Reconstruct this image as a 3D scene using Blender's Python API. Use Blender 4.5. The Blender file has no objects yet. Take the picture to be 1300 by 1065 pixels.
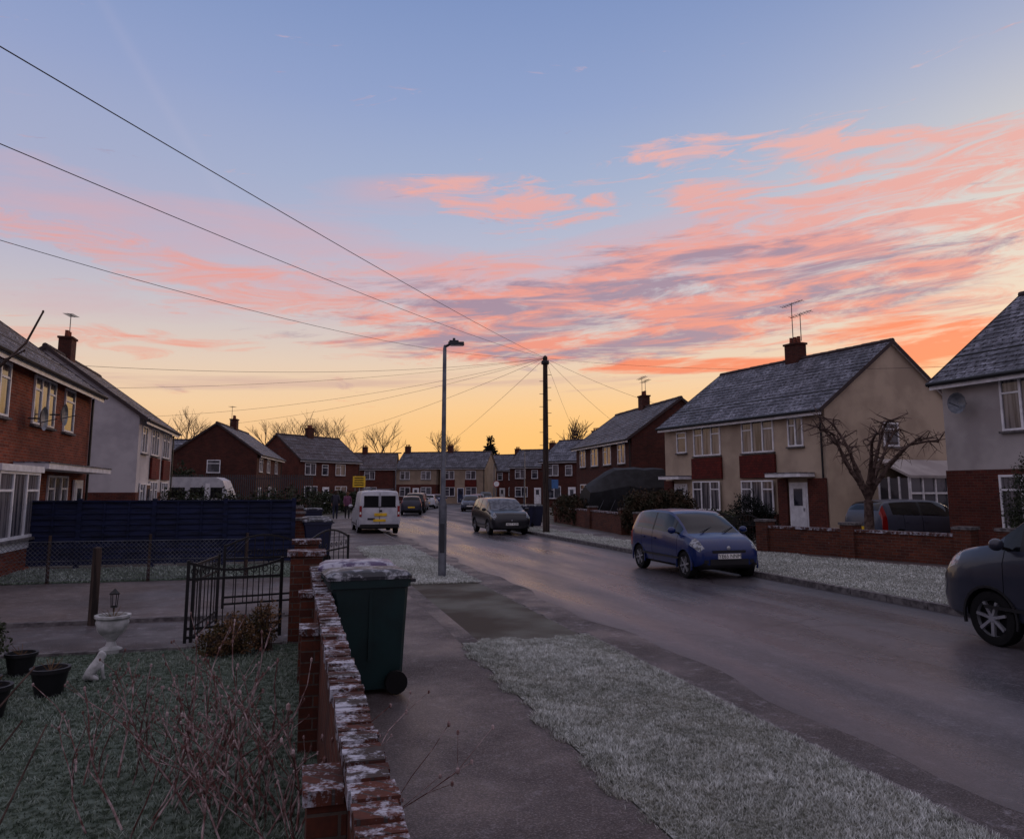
import bpy, math, random, bmesh
import numpy as np
from mathutils import Vector, Matrix
R=random.Random(7)
PHI=math.radians(15.5); CP,SP=math.cos(PHI),math.sin(PHI)
def W(u,s,z=0.0): return Vector((u*CP-s*SP, u*SP+s*CP, z))
RD=math.degrees(PHI)
scn=bpy.context.scene
def lin(c):
    c=c/255.0
    return c/12.92 if c<=.04045 else ((c+.055)/1.055)**2.4
def C(r,g,b): return (lin(r),lin(g),lin(b),1)
# ------------------------------------------------------------ materials
def newmat(name):
    m=bpy.data.materials.new(name); m.use_nodes=True
    nt=m.node_tree; b=nt.nodes['Principled BSDF']
    return m,nt,b
def noise_node(nt,scale,detail=3,rough=.55,stretch=None,dist=0,loc=(0,0,0)):
    tc=nt.nodes.new('ShaderNodeTexCoord'); n=nt.nodes.new('ShaderNodeTexNoise')
    n.inputs['Scale'].default_value=scale; n.inputs['Detail'].default_value=detail
    n.inputs['Roughness'].default_value=rough; n.inputs['Distortion'].default_value=dist
    mp=nt.nodes.new('ShaderNodeMapping'); mp.inputs['Scale'].default_value=stretch or (1,1,1)
    mp.inputs['Location'].default_value=loc
    nt.links.new(tc.outputs['Object'],mp.inputs[0]); nt.links.new(mp.outputs[0],n.inputs['Vector'])
    return n.outputs['Fac']
def mrange(nt,src,a,b,c=0,d=1):
    r=nt.nodes.new('ShaderNodeMapRange'); r.inputs[1].default_value=a; r.inputs[2].default_value=b
    r.inputs[3].default_value=c; r.inputs[4].default_value=d; nt.links.new(src,r.inputs[0]); return r.outputs[0]
def mixc(nt,f,a,b):
    m=nt.nodes.new('ShaderNodeMix'); m.data_type='RGBA'
    if hasattr(f,'links'): nt.links.new(f,m.inputs[0])
    else: m.inputs[0].default_value=f
    for i,x in ((6,a),(7,b)):
        if hasattr(x,'links'): nt.links.new(x,m.inputs[i])
        else: m.inputs[i].default_value=x
    return m.outputs[2]
def nmath(nt,op,a,b=None,c=None,clamp=False):
    n=nt.nodes.new('ShaderNodeMath'); n.operation=op; n.use_clamp=clamp
    for i,x in enumerate((a,b,c)):
        if x is None: continue
        if hasattr(x,'links'): nt.links.new(x,n.inputs[i])
        else: n.inputs[i].default_value=x
    return n.outputs[0]
def bumpn(nt,b,src,strength,dist=.01):
    bp=nt.nodes.new('ShaderNodeBump'); bp.inputs['Strength'].default_value=strength; bp.inputs['Distance'].default_value=dist
    nt.links.new(src,bp.inputs['Height']); nt.links.new(bp.outputs[0],b.inputs['Normal'])
def mk(name,col,rough=.7,spec=.3,metal=0,col2=None,sc=4,lo=.4,hi=.6,bump=0,bsc=60,frost=None,coat=0,stretch=None):
    m,nt,b=newmat(name)
    b.inputs['Roughness'].default_value=rough; b.inputs['Metallic'].default_value=metal
    b.inputs['Specular IOR Level'].default_value=spec; b.inputs['Coat Weight'].default_value=coat
    if coat: b.inputs['Coat Roughness'].default_value=.06
    if col2 is None: col2=tuple(min(1,x*1.25) for x in col[:3])+(1,)
    n=noise_node(nt,sc,stretch=stretch)
    c=mixc(nt,mrange(nt,n,lo,hi),col,col2)
    if frost:
        f=noise_node(nt,frost[1],detail=6,rough=.7,loc=(3,7,1))
        c=mixc(nt,mrange(nt,f,1-frost[0]-.06,1-frost[0]+.06,0,frost[2] if len(frost)>2 else 1),c,C(205,208,218))
    nt.links.new(c,b.inputs['Base Color'])
    if bump: bumpn(nt,b,noise_node(nt,bsc,2),bump)
    return m
def mkbrick(name,c1,c2,mortar,frost=None,bw=.225,rh=.075,ms=.006):
    m,nt,b=newmat(name); b.inputs['Roughness'].default_value=.85; b.inputs['Specular IOR Level'].default_value=.2
    tc=nt.nodes.new('ShaderNodeTexCoord'); sp=nt.nodes.new('ShaderNodeSeparateXYZ'); nt.links.new(tc.outputs['Object'],sp.inputs[0])
    xy=nmath(nt,'ADD',sp.outputs[0],sp.outputs[1]); cb=nt.nodes.new('ShaderNodeCombineXYZ')
    nt.links.new(xy,cb.inputs[0]); nt.links.new(sp.outputs[2],cb.inputs[1])
    br=nt.nodes.new('ShaderNodeTexBrick'); nt.links.new(cb.outputs[0],br.inputs['Vector'])
    br.inputs['Scale'].default_value=1; br.inputs['Brick Width'].default_value=bw; br.inputs['Row Height'].default_value=rh
    br.inputs['Mortar Size'].default_value=ms; br.inputs['Mortar Smooth'].default_value=.2
    br.inputs['Color1'].default_value=c1; br.inputs['Color2'].default_value=c2; br.inputs['Mortar'].default_value=mortar
    n=noise_node(nt,1.3,detail=5)
    fn=noise_node(nt,30,detail=3,loc=(1,1,1))
    c=mixc(nt,mrange(nt,n,.35,.7,.62,1.0),(0.012,.009,.009,1),br.outputs['Color'])
    c=mixc(nt,mrange(nt,fn,.4,.65,0,.4),c,(0.03,.02,.018,1))
    if frost:
        f=noise_node(nt,frost[1],detail=6,rough=.75); f2=noise_node(nt,frost[1]*9,detail=2,loc=(2,2,2))
        f=nmath(nt,'ADD',f,nmath(nt,'MULTIPLY',nmath(nt,'SUBTRACT',f2,.5),.25))
        c=mixc(nt,mrange(nt,f,1-frost[0]-.05,1-frost[0]+.07,0,.9),c,C(190,192,204))
    nt.links.new(c,b.inputs['Base Color'])
    bumpn(nt,b,nmath(nt,'SUBTRACT',1,br.outputs['Fac']),.6,.008)
    return m
def mkroof(name,c1,c2,frost=.45):
    m,nt,b=newmat(name); b.inputs['Roughness'].default_value=.6; b.inputs['Specular IOR Level'].default_value=.3
    tc=nt.nodes.new('ShaderNodeTexCoord'); sp=nt.nodes.new('ShaderNodeSeparateXYZ'); nt.links.new(tc.outputs['Object'],sp.inputs[0])
    cb=nt.nodes.new('ShaderNodeCombineXYZ'); nt.links.new(sp.outputs[0],cb.inputs[0]); nt.links.new(sp.outputs[1],cb.inputs[1])
    br=nt.nodes.new('ShaderNodeTexBrick'); nt.links.new(cb.outputs[0],br.inputs['Vector']); br.inputs['Scale'].default_value=1
    br.inputs['Brick Width'].default_value=.3; br.inputs['Row Height'].default_value=.27; br.inputs['Mortar Size'].default_value=.014
    br.inputs['Color1'].default_value=c1; br.inputs['Color2'].default_value=c2; br.inputs['Mortar'].default_value=(.008,.008,.01,1)
    n=noise_node(nt,1.1,detail=5,rough=.75); n2=noise_node(nt,9,detail=2,loc=(4,4,4))
    ff=nmath(nt,'MULTIPLY',mrange(nt,n,.42,.62,.15,1),mrange(nt,n2,.35,.6))
    ff=nmath(nt,'MULTIPLY',ff,frost)
    ff=nmath(nt,'MULTIPLY',ff,nmath(nt,'SUBTRACT',1,br.outputs['Fac']))
    nt.links.new(mixc(nt,ff,br.outputs['Color'],C(185,188,205)),b.inputs['Base Color'])
    bumpn(nt,b,nmath(nt,'SUBTRACT',1,br.outputs['Fac']),.5,.02)
    return m
brick_or=mkbrick('brick_orange',C(160,78,52),C(120,56,40),C(146,124,110))
brick_rd=mkbrick('brick_red',C(112,54,42),C(86,40,34),C(104,86,78))
brick_dk=mkbrick('brick_dark',C(96,47,38),C(72,36,31),C(86,70,62))
brick_wall=mkbrick('brick_gardenwall',C(118,64,46),C(86,46,37),C(104,92,84),frost=(.27,5))
brick_cap=mkbrick('brick_cap_frosted',C(104,60,48),C(78,46,39),C(80,72,70),frost=(.46,8),bw=.075,rh=.3)
tilehung=mkbrick('hung_tile_red',C(122,44,37),C(98,37,33),C(50,24,22),bw=.17,rh=.11)
render_w=mk('render_white',C(192,188,190),.9,.15,col2=C(170,166,170),sc=.8,bump=.2,bsc=90)
render_c=mk('render_cream',C(188,170,150),.9,.15,col2=C(166,149,132),sc=.7,bump=.25,bsc=80)
render_d=mk('render_dull',C(160,142,124),.9,.15,col2=C(140,124,108),sc=.7)
render_g=mk('render_greywhite',C(182,176,174),.9,.15,col2=C(158,151,150),sc=.7,bump=.25,bsc=80)
upvc=mk('white_frame',C(214,214,218),.4,.4)
glass=mk('window_glass',C(40,44,54),.06,.9,col2=C(84,84,92),sc=.9,lo=.45,hi=.52)
curtain=mk('window_net_curtain',C(124,120,124),.1,.8,col2=C(52,52,60),sc=9,stretch=(1,1,.05))
blackp=mk('black_plastic',C(22,22,25),.5,.4)
rubber=mk('rubber',C(20,20,21),.8,.2)
roof_dk=mkroof('roof_tile_dark',C(54,50,56),C(42,40,46),.45)
roof_br=mkroof('roof_tile_brown',C(66,50,48),C(52,40,40),.3)
roof_fr=mkroof('roof_tile_frosted',C(58,58,68),C(44,44,54),.6)
ridgem=mk('ridge_tile',C(60,50,50),.8)
concrete=mk('concrete',C(116,112,112),.85,.2,col2=C(78,74,76),sc=9,bump=.3,bsc=80)
galv=mk('galvanised_steel',C(116,120,128),.5,.5,metal=.4,col2=C(84,88,96),sc=3)
darksteel=mk('dark_painted_steel',C(48,50,56),.5,.4)
iron=mk('black_iron',C(16,16,18),.5,.4)
woodp=mk('weathered_wood',C(72,60,54),.85,.2,col2=C(42,36,34),sc=3,stretch=(8,8,.6),bump=.4,bsc=30)
navy=mk('navy_fence_stain',C(28,36,68),.75,.25,col2=C(19,25,48),sc=2,stretch=(1,1,6),bump=.3,bsc=40)
redfence=mk('red_fence_stain',C(120,34,38),.8,.2)
wiremat=mk('wire_black',C(40,38,44),.6,.3)
barkm=mk('bark',C(66,52,48),.9,.15,col2=C(100,84,78),sc=8,bump=.5,bsc=40)
twigm=mk('twig_frosted',C(100,70,66),.85,.2,col2=C(176,156,156),sc=14,lo=.45,hi=.62)
hedge_m=mk('hedge_leaf',C(28,37,24),.7,.25,col2=C(54,60,40),sc=2.5)
hedge_b=mk('hedge_brown',C(72,56,42),.8,.2,col2=C(42,44,30),sc=2.5)
dryplant=mk('dry_plant',C(118,90,66),.9,.1,col2=C(66,60,38),sc=5)
conif=mk('conifer_leaf',C(20,30,24),.8,.2,col2=C(13,20,17),sc=1)
def paint(n,c,rough=.32,metal=.1,coat=.45): return mk(n,c,rough,.35,metal=metal,coat=coat,col2=tuple(x*1.12 for x in c[:3])+(1,),sc=2,bump=0)
cglass=mk('car_glass',C(12,14,18),.06,.4,col2=C(22,25,30),sc=1.5)
cglassf=mk('car_glass_frosted',C(62,68,80),.5,.5,col2=C(104,110,122),sc=5)
headl=mk('headlamp',C(140,146,156),.08,.9,col2=C(60,64,72),sc=16,lo=.45,hi=.55)
taill=mk('tail_lamp',C(130,14,16),.15,.8)
alloy=mk('alloy',C(150,152,158),.35,.5,metal=.6)
plate_w=mk('plate_white',C(215,215,210),.4); plate_y=mk('plate_yellow',C(220,180,50),.4)
seam=mk('shut_line',C(8,8,9),.9,.1)
def mkgrass(name,g1,g2,fr,z0,z1,dk=.5,lo2=.15):
    m,nt,b=newmat(name); b.inputs['Roughness'].default_value=.8; b.inputs['Specular IOR Level'].default_value=.15
    tc=nt.nodes.new('ShaderNodeTexCoord'); sp=nt.nodes.new('ShaderNodeSeparateXYZ'); nt.links.new(tc.outputs['Object'],sp.inputs[0])
    n=noise_node(nt,1.7,detail=5,rough=.75); n2=noise_node(nt,22,detail=3,loc=(5,5,5))
    c=mixc(nt,mrange(nt,n,.4,.6),g1,g2)
    f=nmath(nt,'MULTIPLY',mrange(nt,sp.outputs[2],z0,z1,.15,1),mrange(nt,n2,.33,.58,lo2,1))
    f=nmath(nt,'MULTIPLY',f,mrange(nt,n,.35,.58,dk,1))
    nt.links.new(mixc(nt,f,c,fr),b.inputs['Base Color']); return m
grass_blade=mkgrass('grass_frosted',C(86,90,68),C(110,108,86),C(240,244,242),.0,.022,.72,.35)
lawn_blade=mkgrass('lawn_frosted',C(56,74,52),C(76,88,64),C(212,224,218),.005,.042,.45)
soilgrass=mk('turf',C(80,80,72),.9,.1,col2=C(156,158,154),sc=22,bump=.5,bsc=50)
lawnsoil=mk('lawn_turf',C(46,56,44),.9,.1,col2=C(98,110,100),sc=14,bump=.5,bsc=50)
groundm=mk('ground_earth',C(74,68,62),.9,.1,col2=C(104,104,98),sc=.7,bump=.3,bsc=20)
def mkasph(name,c1,c2,rlo,rhi,fro,sc=.5,stretch=None,road=False):
    m,nt,b=newmat(name); b.inputs['Specular IOR Level'].default_value=.45
    big=noise_node(nt,sc,detail=5,rough=.65,stretch=stretch,dist=.4); fine=noise_node(nt,75,detail=3,rough=.8)
    mid=noise_node(nt,6,detail=6,rough=.75,loc=(2,9,0))
    c=mixc(nt,mrange(nt,big,.38,.62),c1,c2)
    c=mixc(nt,nmath(nt,'MULTIPLY',mrange(nt,mid,.35,.5,1,0),.5),c,(.02,.017,.018,1))
    c=mixc(nt,nmath(nt,'MULTIPLY',mrange(nt,fine,.52,.70),.5),c,C(160,152,156))
    c=mixc(nt,nmath(nt,'MULTIPLY',mrange(nt,mid,.55,.7),fro),c,C(175,172,180))
    c=mixc(nt,nmath(nt,'MULTIPLY',mrange(nt,fine,.5,.32),.75),c,(.008,.008,.008,1))
    rg=mrange(nt,noise_node(nt,sc*1.3,detail=5,stretch=stretch,loc=(1,3,0)),.38,.62,rlo,rhi)
    if road:
        tc=nt.nodes.new('ShaderNodeTexCoord'); sp=nt.nodes.new('ShaderNodeSeparateXYZ'); nt.links.new(tc.outputs['Object'],sp.inputs[0])
        wob=nmath(nt,'MULTIPLY',nmath(nt,'SUBTRACT',big,.5),.8)
        xx=nmath(nt,'ADD',sp.outputs[0],wob)
        tr=nmath(nt,'MULTIPLY',nmath(nt,'ADD',nmath(nt,'COSINE',nmath(nt,'MULTIPLY',nmath(nt,'SUBTRACT',xx,5.9),4.1)),1),.5)
        edge=mrange(nt,nmath(nt,'ABSOLUTE',nmath(nt,'SUBTRACT',xx,6.7)),2.0,2.8)
        c=mixc(nt,nmath(nt,'MULTIPLY',tr,.3),c,C(112,106,112))
        c=mixc(nt,nmath(nt,'MULTIPLY',edge,.55),c,C(38,34,36))
        rg=nmath(nt,'ADD',nmath(nt,'SUBTRACT',rg,nmath(nt,'MULTIPLY',tr,.09)),nmath(nt,'MULTIPLY',edge,.25))
        v=nt.nodes.new('ShaderNodeTexVoronoi'); v.feature='DISTANCE_TO_EDGE'; v.inputs['Scale'].default_value=.45
        mp=nt.nodes.new('ShaderNodeMapping'); mp.inputs['Scale'].default_value=(1,.35,1); nt.links.new(tc.outputs['Object'],mp.inputs[0])
        ns=nt.nodes.new('ShaderNodeVectorMath'); ns.operation='ADD'; nt.links.new(mp.outputs[0],ns.inputs[0])
        cx=nt.nodes.new('ShaderNodeCombineXYZ'); nt.links.new(nmath(nt,'MULTIPLY',mid,.5),cx.inputs[0]); nt.links.new(nmath(nt,'MULTIPLY',big,.5),cx.inputs[1]); nt.links.new(cx.outputs[0],ns.inputs[1]); nt.links.new(ns.outputs[0],v.inputs['Vector'])
        c=mixc(nt,mrange(nt,v.outputs['Distance'],.0,.007,.55,0),c,(.01,.009,.01,1))
    nt.links.new(c,b.inputs['Base Color']); nt.links.new(rg,b.inputs['Roughness'])
    bumpn(nt,b,fine,.4 if road else .5,.006); return m
asph_road=mkasph('asphalt_road',C(60,57,62),C(86,82,87),.24,.5,.2,.55,(1,.16,1),True)
asph_path=mkasph('asphalt_pavement',C(64,54,53),C(88,77,74),.45,.8,.22,.6)
asph_patch=mkasph('asphalt_patch',C(52,44,44),C(74,64,62),.45,.8,.4,.8)
asph_drive=mkasph('driveway_surface',C(72,60,55),C(102,89,84),.5,.85,.4,.5)
# ------------------------------------------------------------ mesh builder
class B:
    def __init__(s): s.v=[];s.f=[];s.m=[];s.mats=[];s.T=None
    def add(s,vs,fs,mat):
        if mat not in s.mats: s.mats.append(mat)
        i=s.mats.index(mat); o=len(s.v)
        if s.T is not None: vs=[tuple(s.T@Vector(v)) for v in vs]
        s.v.extend([tuple(v) for v in vs]); s.f.extend([tuple(o+k for k in f) for f in fs]); s.m.extend([i]*len(fs))
    def bx(s,x0,x1,y0,y1,z0,z1,mat):
        s.add([(x0,y0,z0),(x1,y0,z0),(x1,y1,z0),(x0,y1,z0),(x0,y0,z1),(x1,y0,z1),(x1,y1,z1),(x0,y1,z1)],
              [(0,3,2,1),(4,5,6,7),(0,1,5,4),(1,2,6,5),(2,3,7,6),(3,0,4,7)],mat)
    def beam(s,p0,p1,w,h,mat):
        p0=Vector(p0);p1=Vector(p1);d=(p1-p0).normalized()
        up=Vector((0,0,1)) if abs(d.z)<.95 else Vector((0,1,0))
        a=d.cross(up).normalized(); b=a.cross(d).normalized()
        vs=[]
        for p in (p0,p1):
            for sa,sb in ((-1,-1),(1,-1),(1,1),(-1,1)): vs.append(p+a*w*.5*sa+b*h*.5*sb)
        s.add(vs,[(0,1,2,3),(7,6,5,4),(0,4,5,1),(1,5,6,2),(2,6,7,3),(3,7,4,0)],mat)
    def cyl(s,p0,p1,r0,r1,n,mat,caps=True):
        p0=Vector(p0);p1=Vector(p1);d=(p1-p0).normalized()
        up=Vector((0,0,1)) if abs(d.z)<.9 else Vector((1,0,0))
        a=d.cross(up).normalized(); b=a.cross(d)
        vs=[];fs=[]
        for p,r in ((p0,r0),(p1,r1)):
            for k in range(n):
                t=2*math.pi*k/n; vs.append(p+a*math.cos(t)*r+b*math.sin(t)*r)
        for k in range(n): fs.append((k,(k+1)%n,n+(k+1)%n,n+k))
        if caps: fs.append(tuple(range(n))[::-1]); fs.append(tuple(range(n,2*n)))
        s.add(vs,fs,mat)
    def lathe(s,o,prof,n,mat,axis='z'):
        vs=[];fs=[]
        for r,h in prof:
            for k in range(n):
                t=2*math.pi*k/n; c,q=r*math.cos(t),r*math.sin(t)
                vs.append((o[0]+c,o[1]+q,o[2]+h) if axis=='z' else (o[0]+c,o[1]+h,o[2]+q))
        for i in range(len(prof)-1):
            for k in range(n): fs.append((i*n+k,i*n+(k+1)%n,(i+1)*n+(k+1)%n,(i+1)*n+k))
        s.add(vs,fs,mat)
    def ell(s,c,r,mat,n=10,m=6):
        prof=[(max(1e-4,math.sin(math.pi*i/m)),-math.cos(math.pi*i/m)) for i in range(m+1)]
        vs=[];fs=[]
        for q,h in prof:
            for k in range(n):
                t=2*math.pi*k/n; vs.append((c[0]+r[0]*q*math.cos(t),c[1]+r[1]*q*math.sin(t),c[2]+r[2]*h))
        for i in range(m):
            for k in range(n): fs.append((i*n+k,i*n+(k+1)%n,(i+1)*n+(k+1)%n,(i+1)*n+k))
        s.add(vs,fs,mat)
    def obj(s,name,parent=None,smooth=0,loc=(0,0,0),rz=0):
        me=bpy.data.meshes.new(name); me.from_pydata(s.v,[],s.f)
        for m in s.mats: me.materials.append(m)
        me.polygons.foreach_set('material_index',s.m)
        if smooth:
            me.polygons.foreach_set('use_smooth',[True]*len(s.f)); me.set_sharp_from_angle(angle=math.radians(smooth))
        me.update(); ob=bpy.data.objects.new(name,me); scn.collection.objects.link(ob)
        ob.location=loc; ob.rotation_euler=(0,0,math.radians(rz)); ob.parent=parent
        return ob
def E(name,loc,rz=0):
    e=bpy.data.objects.new(name,None); scn.collection.objects.link(e); e.location=loc; e.rotation_euler=(0,0,math.radians(rz)); e.empty_display_size=.2
    return e
# ------------------------------------------------------------ ground and road
def dU(s): return float(np.interp(s,[-100,32,38,44.7,52,59.4,68,78.8,98,130],[0,0,.1,.55,1.8,3.5,5.6,8.35,13.75,23]))
def strip(name,ua,ub,s0,s1,z,mat,step=1.5,za=None,zb=None):
    b=B(); n=max(1,int((s1-s0)/step)); vs=[];fs=[]
    for i in range(n+1):
        s=s0+(s1-s0)*i/n; d=dU(s)
        A=ua(s) if callable(ua) else ua; Bb=ub(s) if callable(ub) else ub
        vs+= [(A+d,s,z if za is None else za),(Bb+d,s,z if zb is None else zb)]
    for i in range(n): fs.append((2*i,2*i+1,2*i+3,2*i+2))
    b.add(vs,fs,mat); return b.obj(name,rz=RD)
b=B()
for ua,ub in ((-300,3.52),(9.98,300)):
    vs=[];fs=[];n=120
    for i in range(n+1):
        s=-60+i*(170/n); vs+=[(ua+(dU(s) if abs(ua)<20 else 0),s,-.012),(ub+(dU(s) if abs(ub)<20 else 0),s,-.012)]
    for i in range(n): fs.append((2*i,2*i+1,2*i+3,2*i+2))
    b.add(vs,fs,groundm)
b.add([(-3000,-3000,-.15),(3000,-3000,-.15),(3000,3500,-.15),(-3000,3500,-.15)],[(0,1,2,3)],groundm)
b.obj('ground',rz=RD)
strip('road',3.65,9.85,-40,110,-.1,asph_road)
strip('pavement',.3,1.95,-20,110,-.004,asph_path)
strip('pavement',1.95,3.52,25.6,110,-.004,asph_path)
strip('driveway_crossing',1.95,3.6,9.3,15.3,0,asph_patch,za=-.002,zb=-.07)
strip('road_edge_patch',3.66,lambda s:4.3+.1*math.sin(s*.9)+.06*math.sin(s*2.7),0,31,-.096,asph_patch,step=.4)
b=B(); b.lathe((1.1,12.2,0),[(.0,.001),(.28,.001),(.3,-.003)],24,darksteel)
for i in range(9): b.bx(.86+i*.05,.88+i*.05,12.05,12.35,.0015,.005,iron)
b.obj('manhole_cover',rz=RD)
def kerb(name,u0,u1,s0,s1,top):
    b=B(); s=s0
    while s<s1:
        L=.9; d0,d1=dU(s),dU(s+L-.012); t=top(s) if callable(top) else top
        t+=R.uniform(-.004,.004)
        vs=[(u0+d0,s,-.14),(u1+d0,s,-.14),(u1+d1,s+L-.012,-.14),(u0+d1,s+L-.012,-.14)]
        vs+=[(x,y,t) for x,y,z in vs]
        b.add(vs,[(4,5,6,7),(0,1,5,4),(1,2,6,5),(2,3,7,6),(3,0,4,7)],concrete); s+=L
    b.obj(name,rz=RD)
kerb('kerb',3.53,3.655,-12,105,lambda s:-.06 if 9<s<15.2 else .0)
kerb('kerb',9.845,9.97,-12,105,.012)
ro=lambda s: float(np.interp(s,[0,15,19,24,27,40],[14.8,14.4,13.6,12.2,11.5,11.3]))
strip('grass_verge_turf',1.96,3.52,-10,9.3,.0,soilgrass)
strip('grass_verge_turf',1.96,3.52,15.3,25.6,.0,soilgrass)
strip('grass_verge_turf',9.98,ro,-10,58,.0,soilgrass,step=.7)
strip('pavement',ro,lambda s: ro(s)+1.7,-10,58,-.003,asph_path,step=.7)
strip('lawn_turf',-12,.2,-8,9.8,.0,lawnsoil)
strip('garden_path',-12,.2,9.82,11.9,.0,asph_patch)
strip('driveway',-12,.28,12.0,17.1,.0,asph_drive)
strip('lawn_turf',-12,.2,17.15,20.3,.0,lawnsoil)
b=B(); b.bx(-12,-.1,11.9,12.0,-.02,.05,concrete); b.bx(-12,-.1,9.76,9.83,-.02,.03,concrete); b.obj('path_edging',rz=RD)
def blades(name,n,u0,u1,s0,s1,h,w,mat,seed,z0=0,thr=None):
    g=np.random.default_rng(seed); u=g.uniform(u0,u1,n) ; s=g.uniform(s0,s1,n)
    ed=.09*np.sin(s*5)+.07*np.sin(s*13+1)
    if thr is not None:
        lim=np.array([thr(x) for x in s]); k=u<lim+.2*np.sin(s*3); u=u[k]; s=s[k]; n=len(u)
    else:
        k=(u>u0+.07+ed[:n]*.7+g.normal(0,.03,n))&(s<s1-.12-.1*np.sin(u*7)-.06*np.sin(u*19)); u=u[k]; s=s[k]; n=len(u)
    cl=.55+.45*np.sin(u*9+np.sin(s*7)*2)*np.sin(s*8+np.sin(u*6)*2)+.25*np.sin(u*2.3+s*1.7)
    hh=h*(.4+.6*g.random(n))*(.5+.6*np.clip(cl,0,1.4)); a=g.uniform(0,6.283,n); t=g.uniform(0,6.283,n); le=hh*g.uniform(.2,1.3,n)
    dx=np.cos(a)*w/2; dy=np.sin(a)*w/2
    V=np.empty((n,3,3)); V[:,0]=np.stack([u-dx,s-dy,np.full(n,z0)],1); V[:,1]=np.stack([u+dx,s+dy,np.full(n,z0)],1)
    V[:,2]=np.stack([u+np.cos(t)*le,s+np.sin(t)*le,z0+hh],1)
    me=bpy.data.meshes.new(name); me.vertices.add(3*n); me.vertices.foreach_set('co',V.reshape(-1))
    me.loops.add(3*n); me.loops.foreach_set('vertex_index',np.arange(3*n,dtype=np.int32))
    me.polygons.add(n); me.polygons.foreach_set('loop_start',np.arange(0,3*n,3,dtype=np.int32)); me.polygons.foreach_set('loop_total',np.full(n,3,dtype=np.int32))
    me.materials.append(mat); me.update(calc_edges=True); ob=bpy.data.objects.new(name,me); scn.collection.objects.link(ob); ob.rotation_euler=(0,0,PHI)
blades('grass_verge',150000,1.85,3.6,3.0,9.45,.036,.007,grass_blade,1)
blades('grass_verge',45000,1.85,3.6,15.1,25.8,.05,.016,grass_blade,2)
blades('grass_verge',120000,9.95,15.2,5,40,.05,.020,grass_blade,3,thr=ro)
blades('lawn_grass',120000,-7.5,.18,3.0,9.95,.045,.008,lawn_blade,4)
blades('lawn_grass',20000,-7,.1,17.2,20.2,.07,.02,lawn_blade,5)
# ------------------------------------------------------------ houses
def win(bf,bg,T,x,z,w,h,n=2,g=None,top=True,fr=None):
    g=g or glass; fr=fr or upvc
    for q in (bf,bg): q.T=T
    t=.06
    bf.bx(x,x+w,-.05,.0,z,z+t,fr); bf.bx(x,x+w,-.05,.0,z+h-t,z+h,fr)
    bf.bx(x,x+t,-.048,.0,z+t,z+h-t,fr); bf.bx(x+w-t,x+w,-.048,.0,z+t,z+h-t,fr)
    for i in range(1,n):
        xm=x+w*i/n; bf.bx(xm-.035,xm+.035,-.046,.0,z+t,z+h-t,fr)
    if top:
        for i in range(n):
            if i%2==0: bf.bx(x+w*i/n+.03,x+w*(i+1)/n-.03,-.04,0,z+h*.7,z+h*.7+.05,fr)
    bg.bx(x+.03,x+w-.03,-.015,-.003,z+.03,z+h-.03,g)
    bf.bx(x-.06,x+w+.06,-.11,.0,z-.06,z-.002,concrete if fr is upvc else fr)
    for q in (bf,bg): q.T=None
def aerial(b,p,h=1.6):
    x,y,z=p; b.cyl((x,y,z),(x,y,z+h),.022,.018,5,darksteel)
    b.cyl((x-.6,y,z+h-.1),(x+.7,y,z+h),.014,.014,4,darksteel)
    for i in range(7): xx=x-.5+i*.18; b.cyl((xx,y-.22,z+h-.09+i*.012),(xx,y+.22,z+h-.09+i*.012),.009,.009,4,darksteel)
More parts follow.
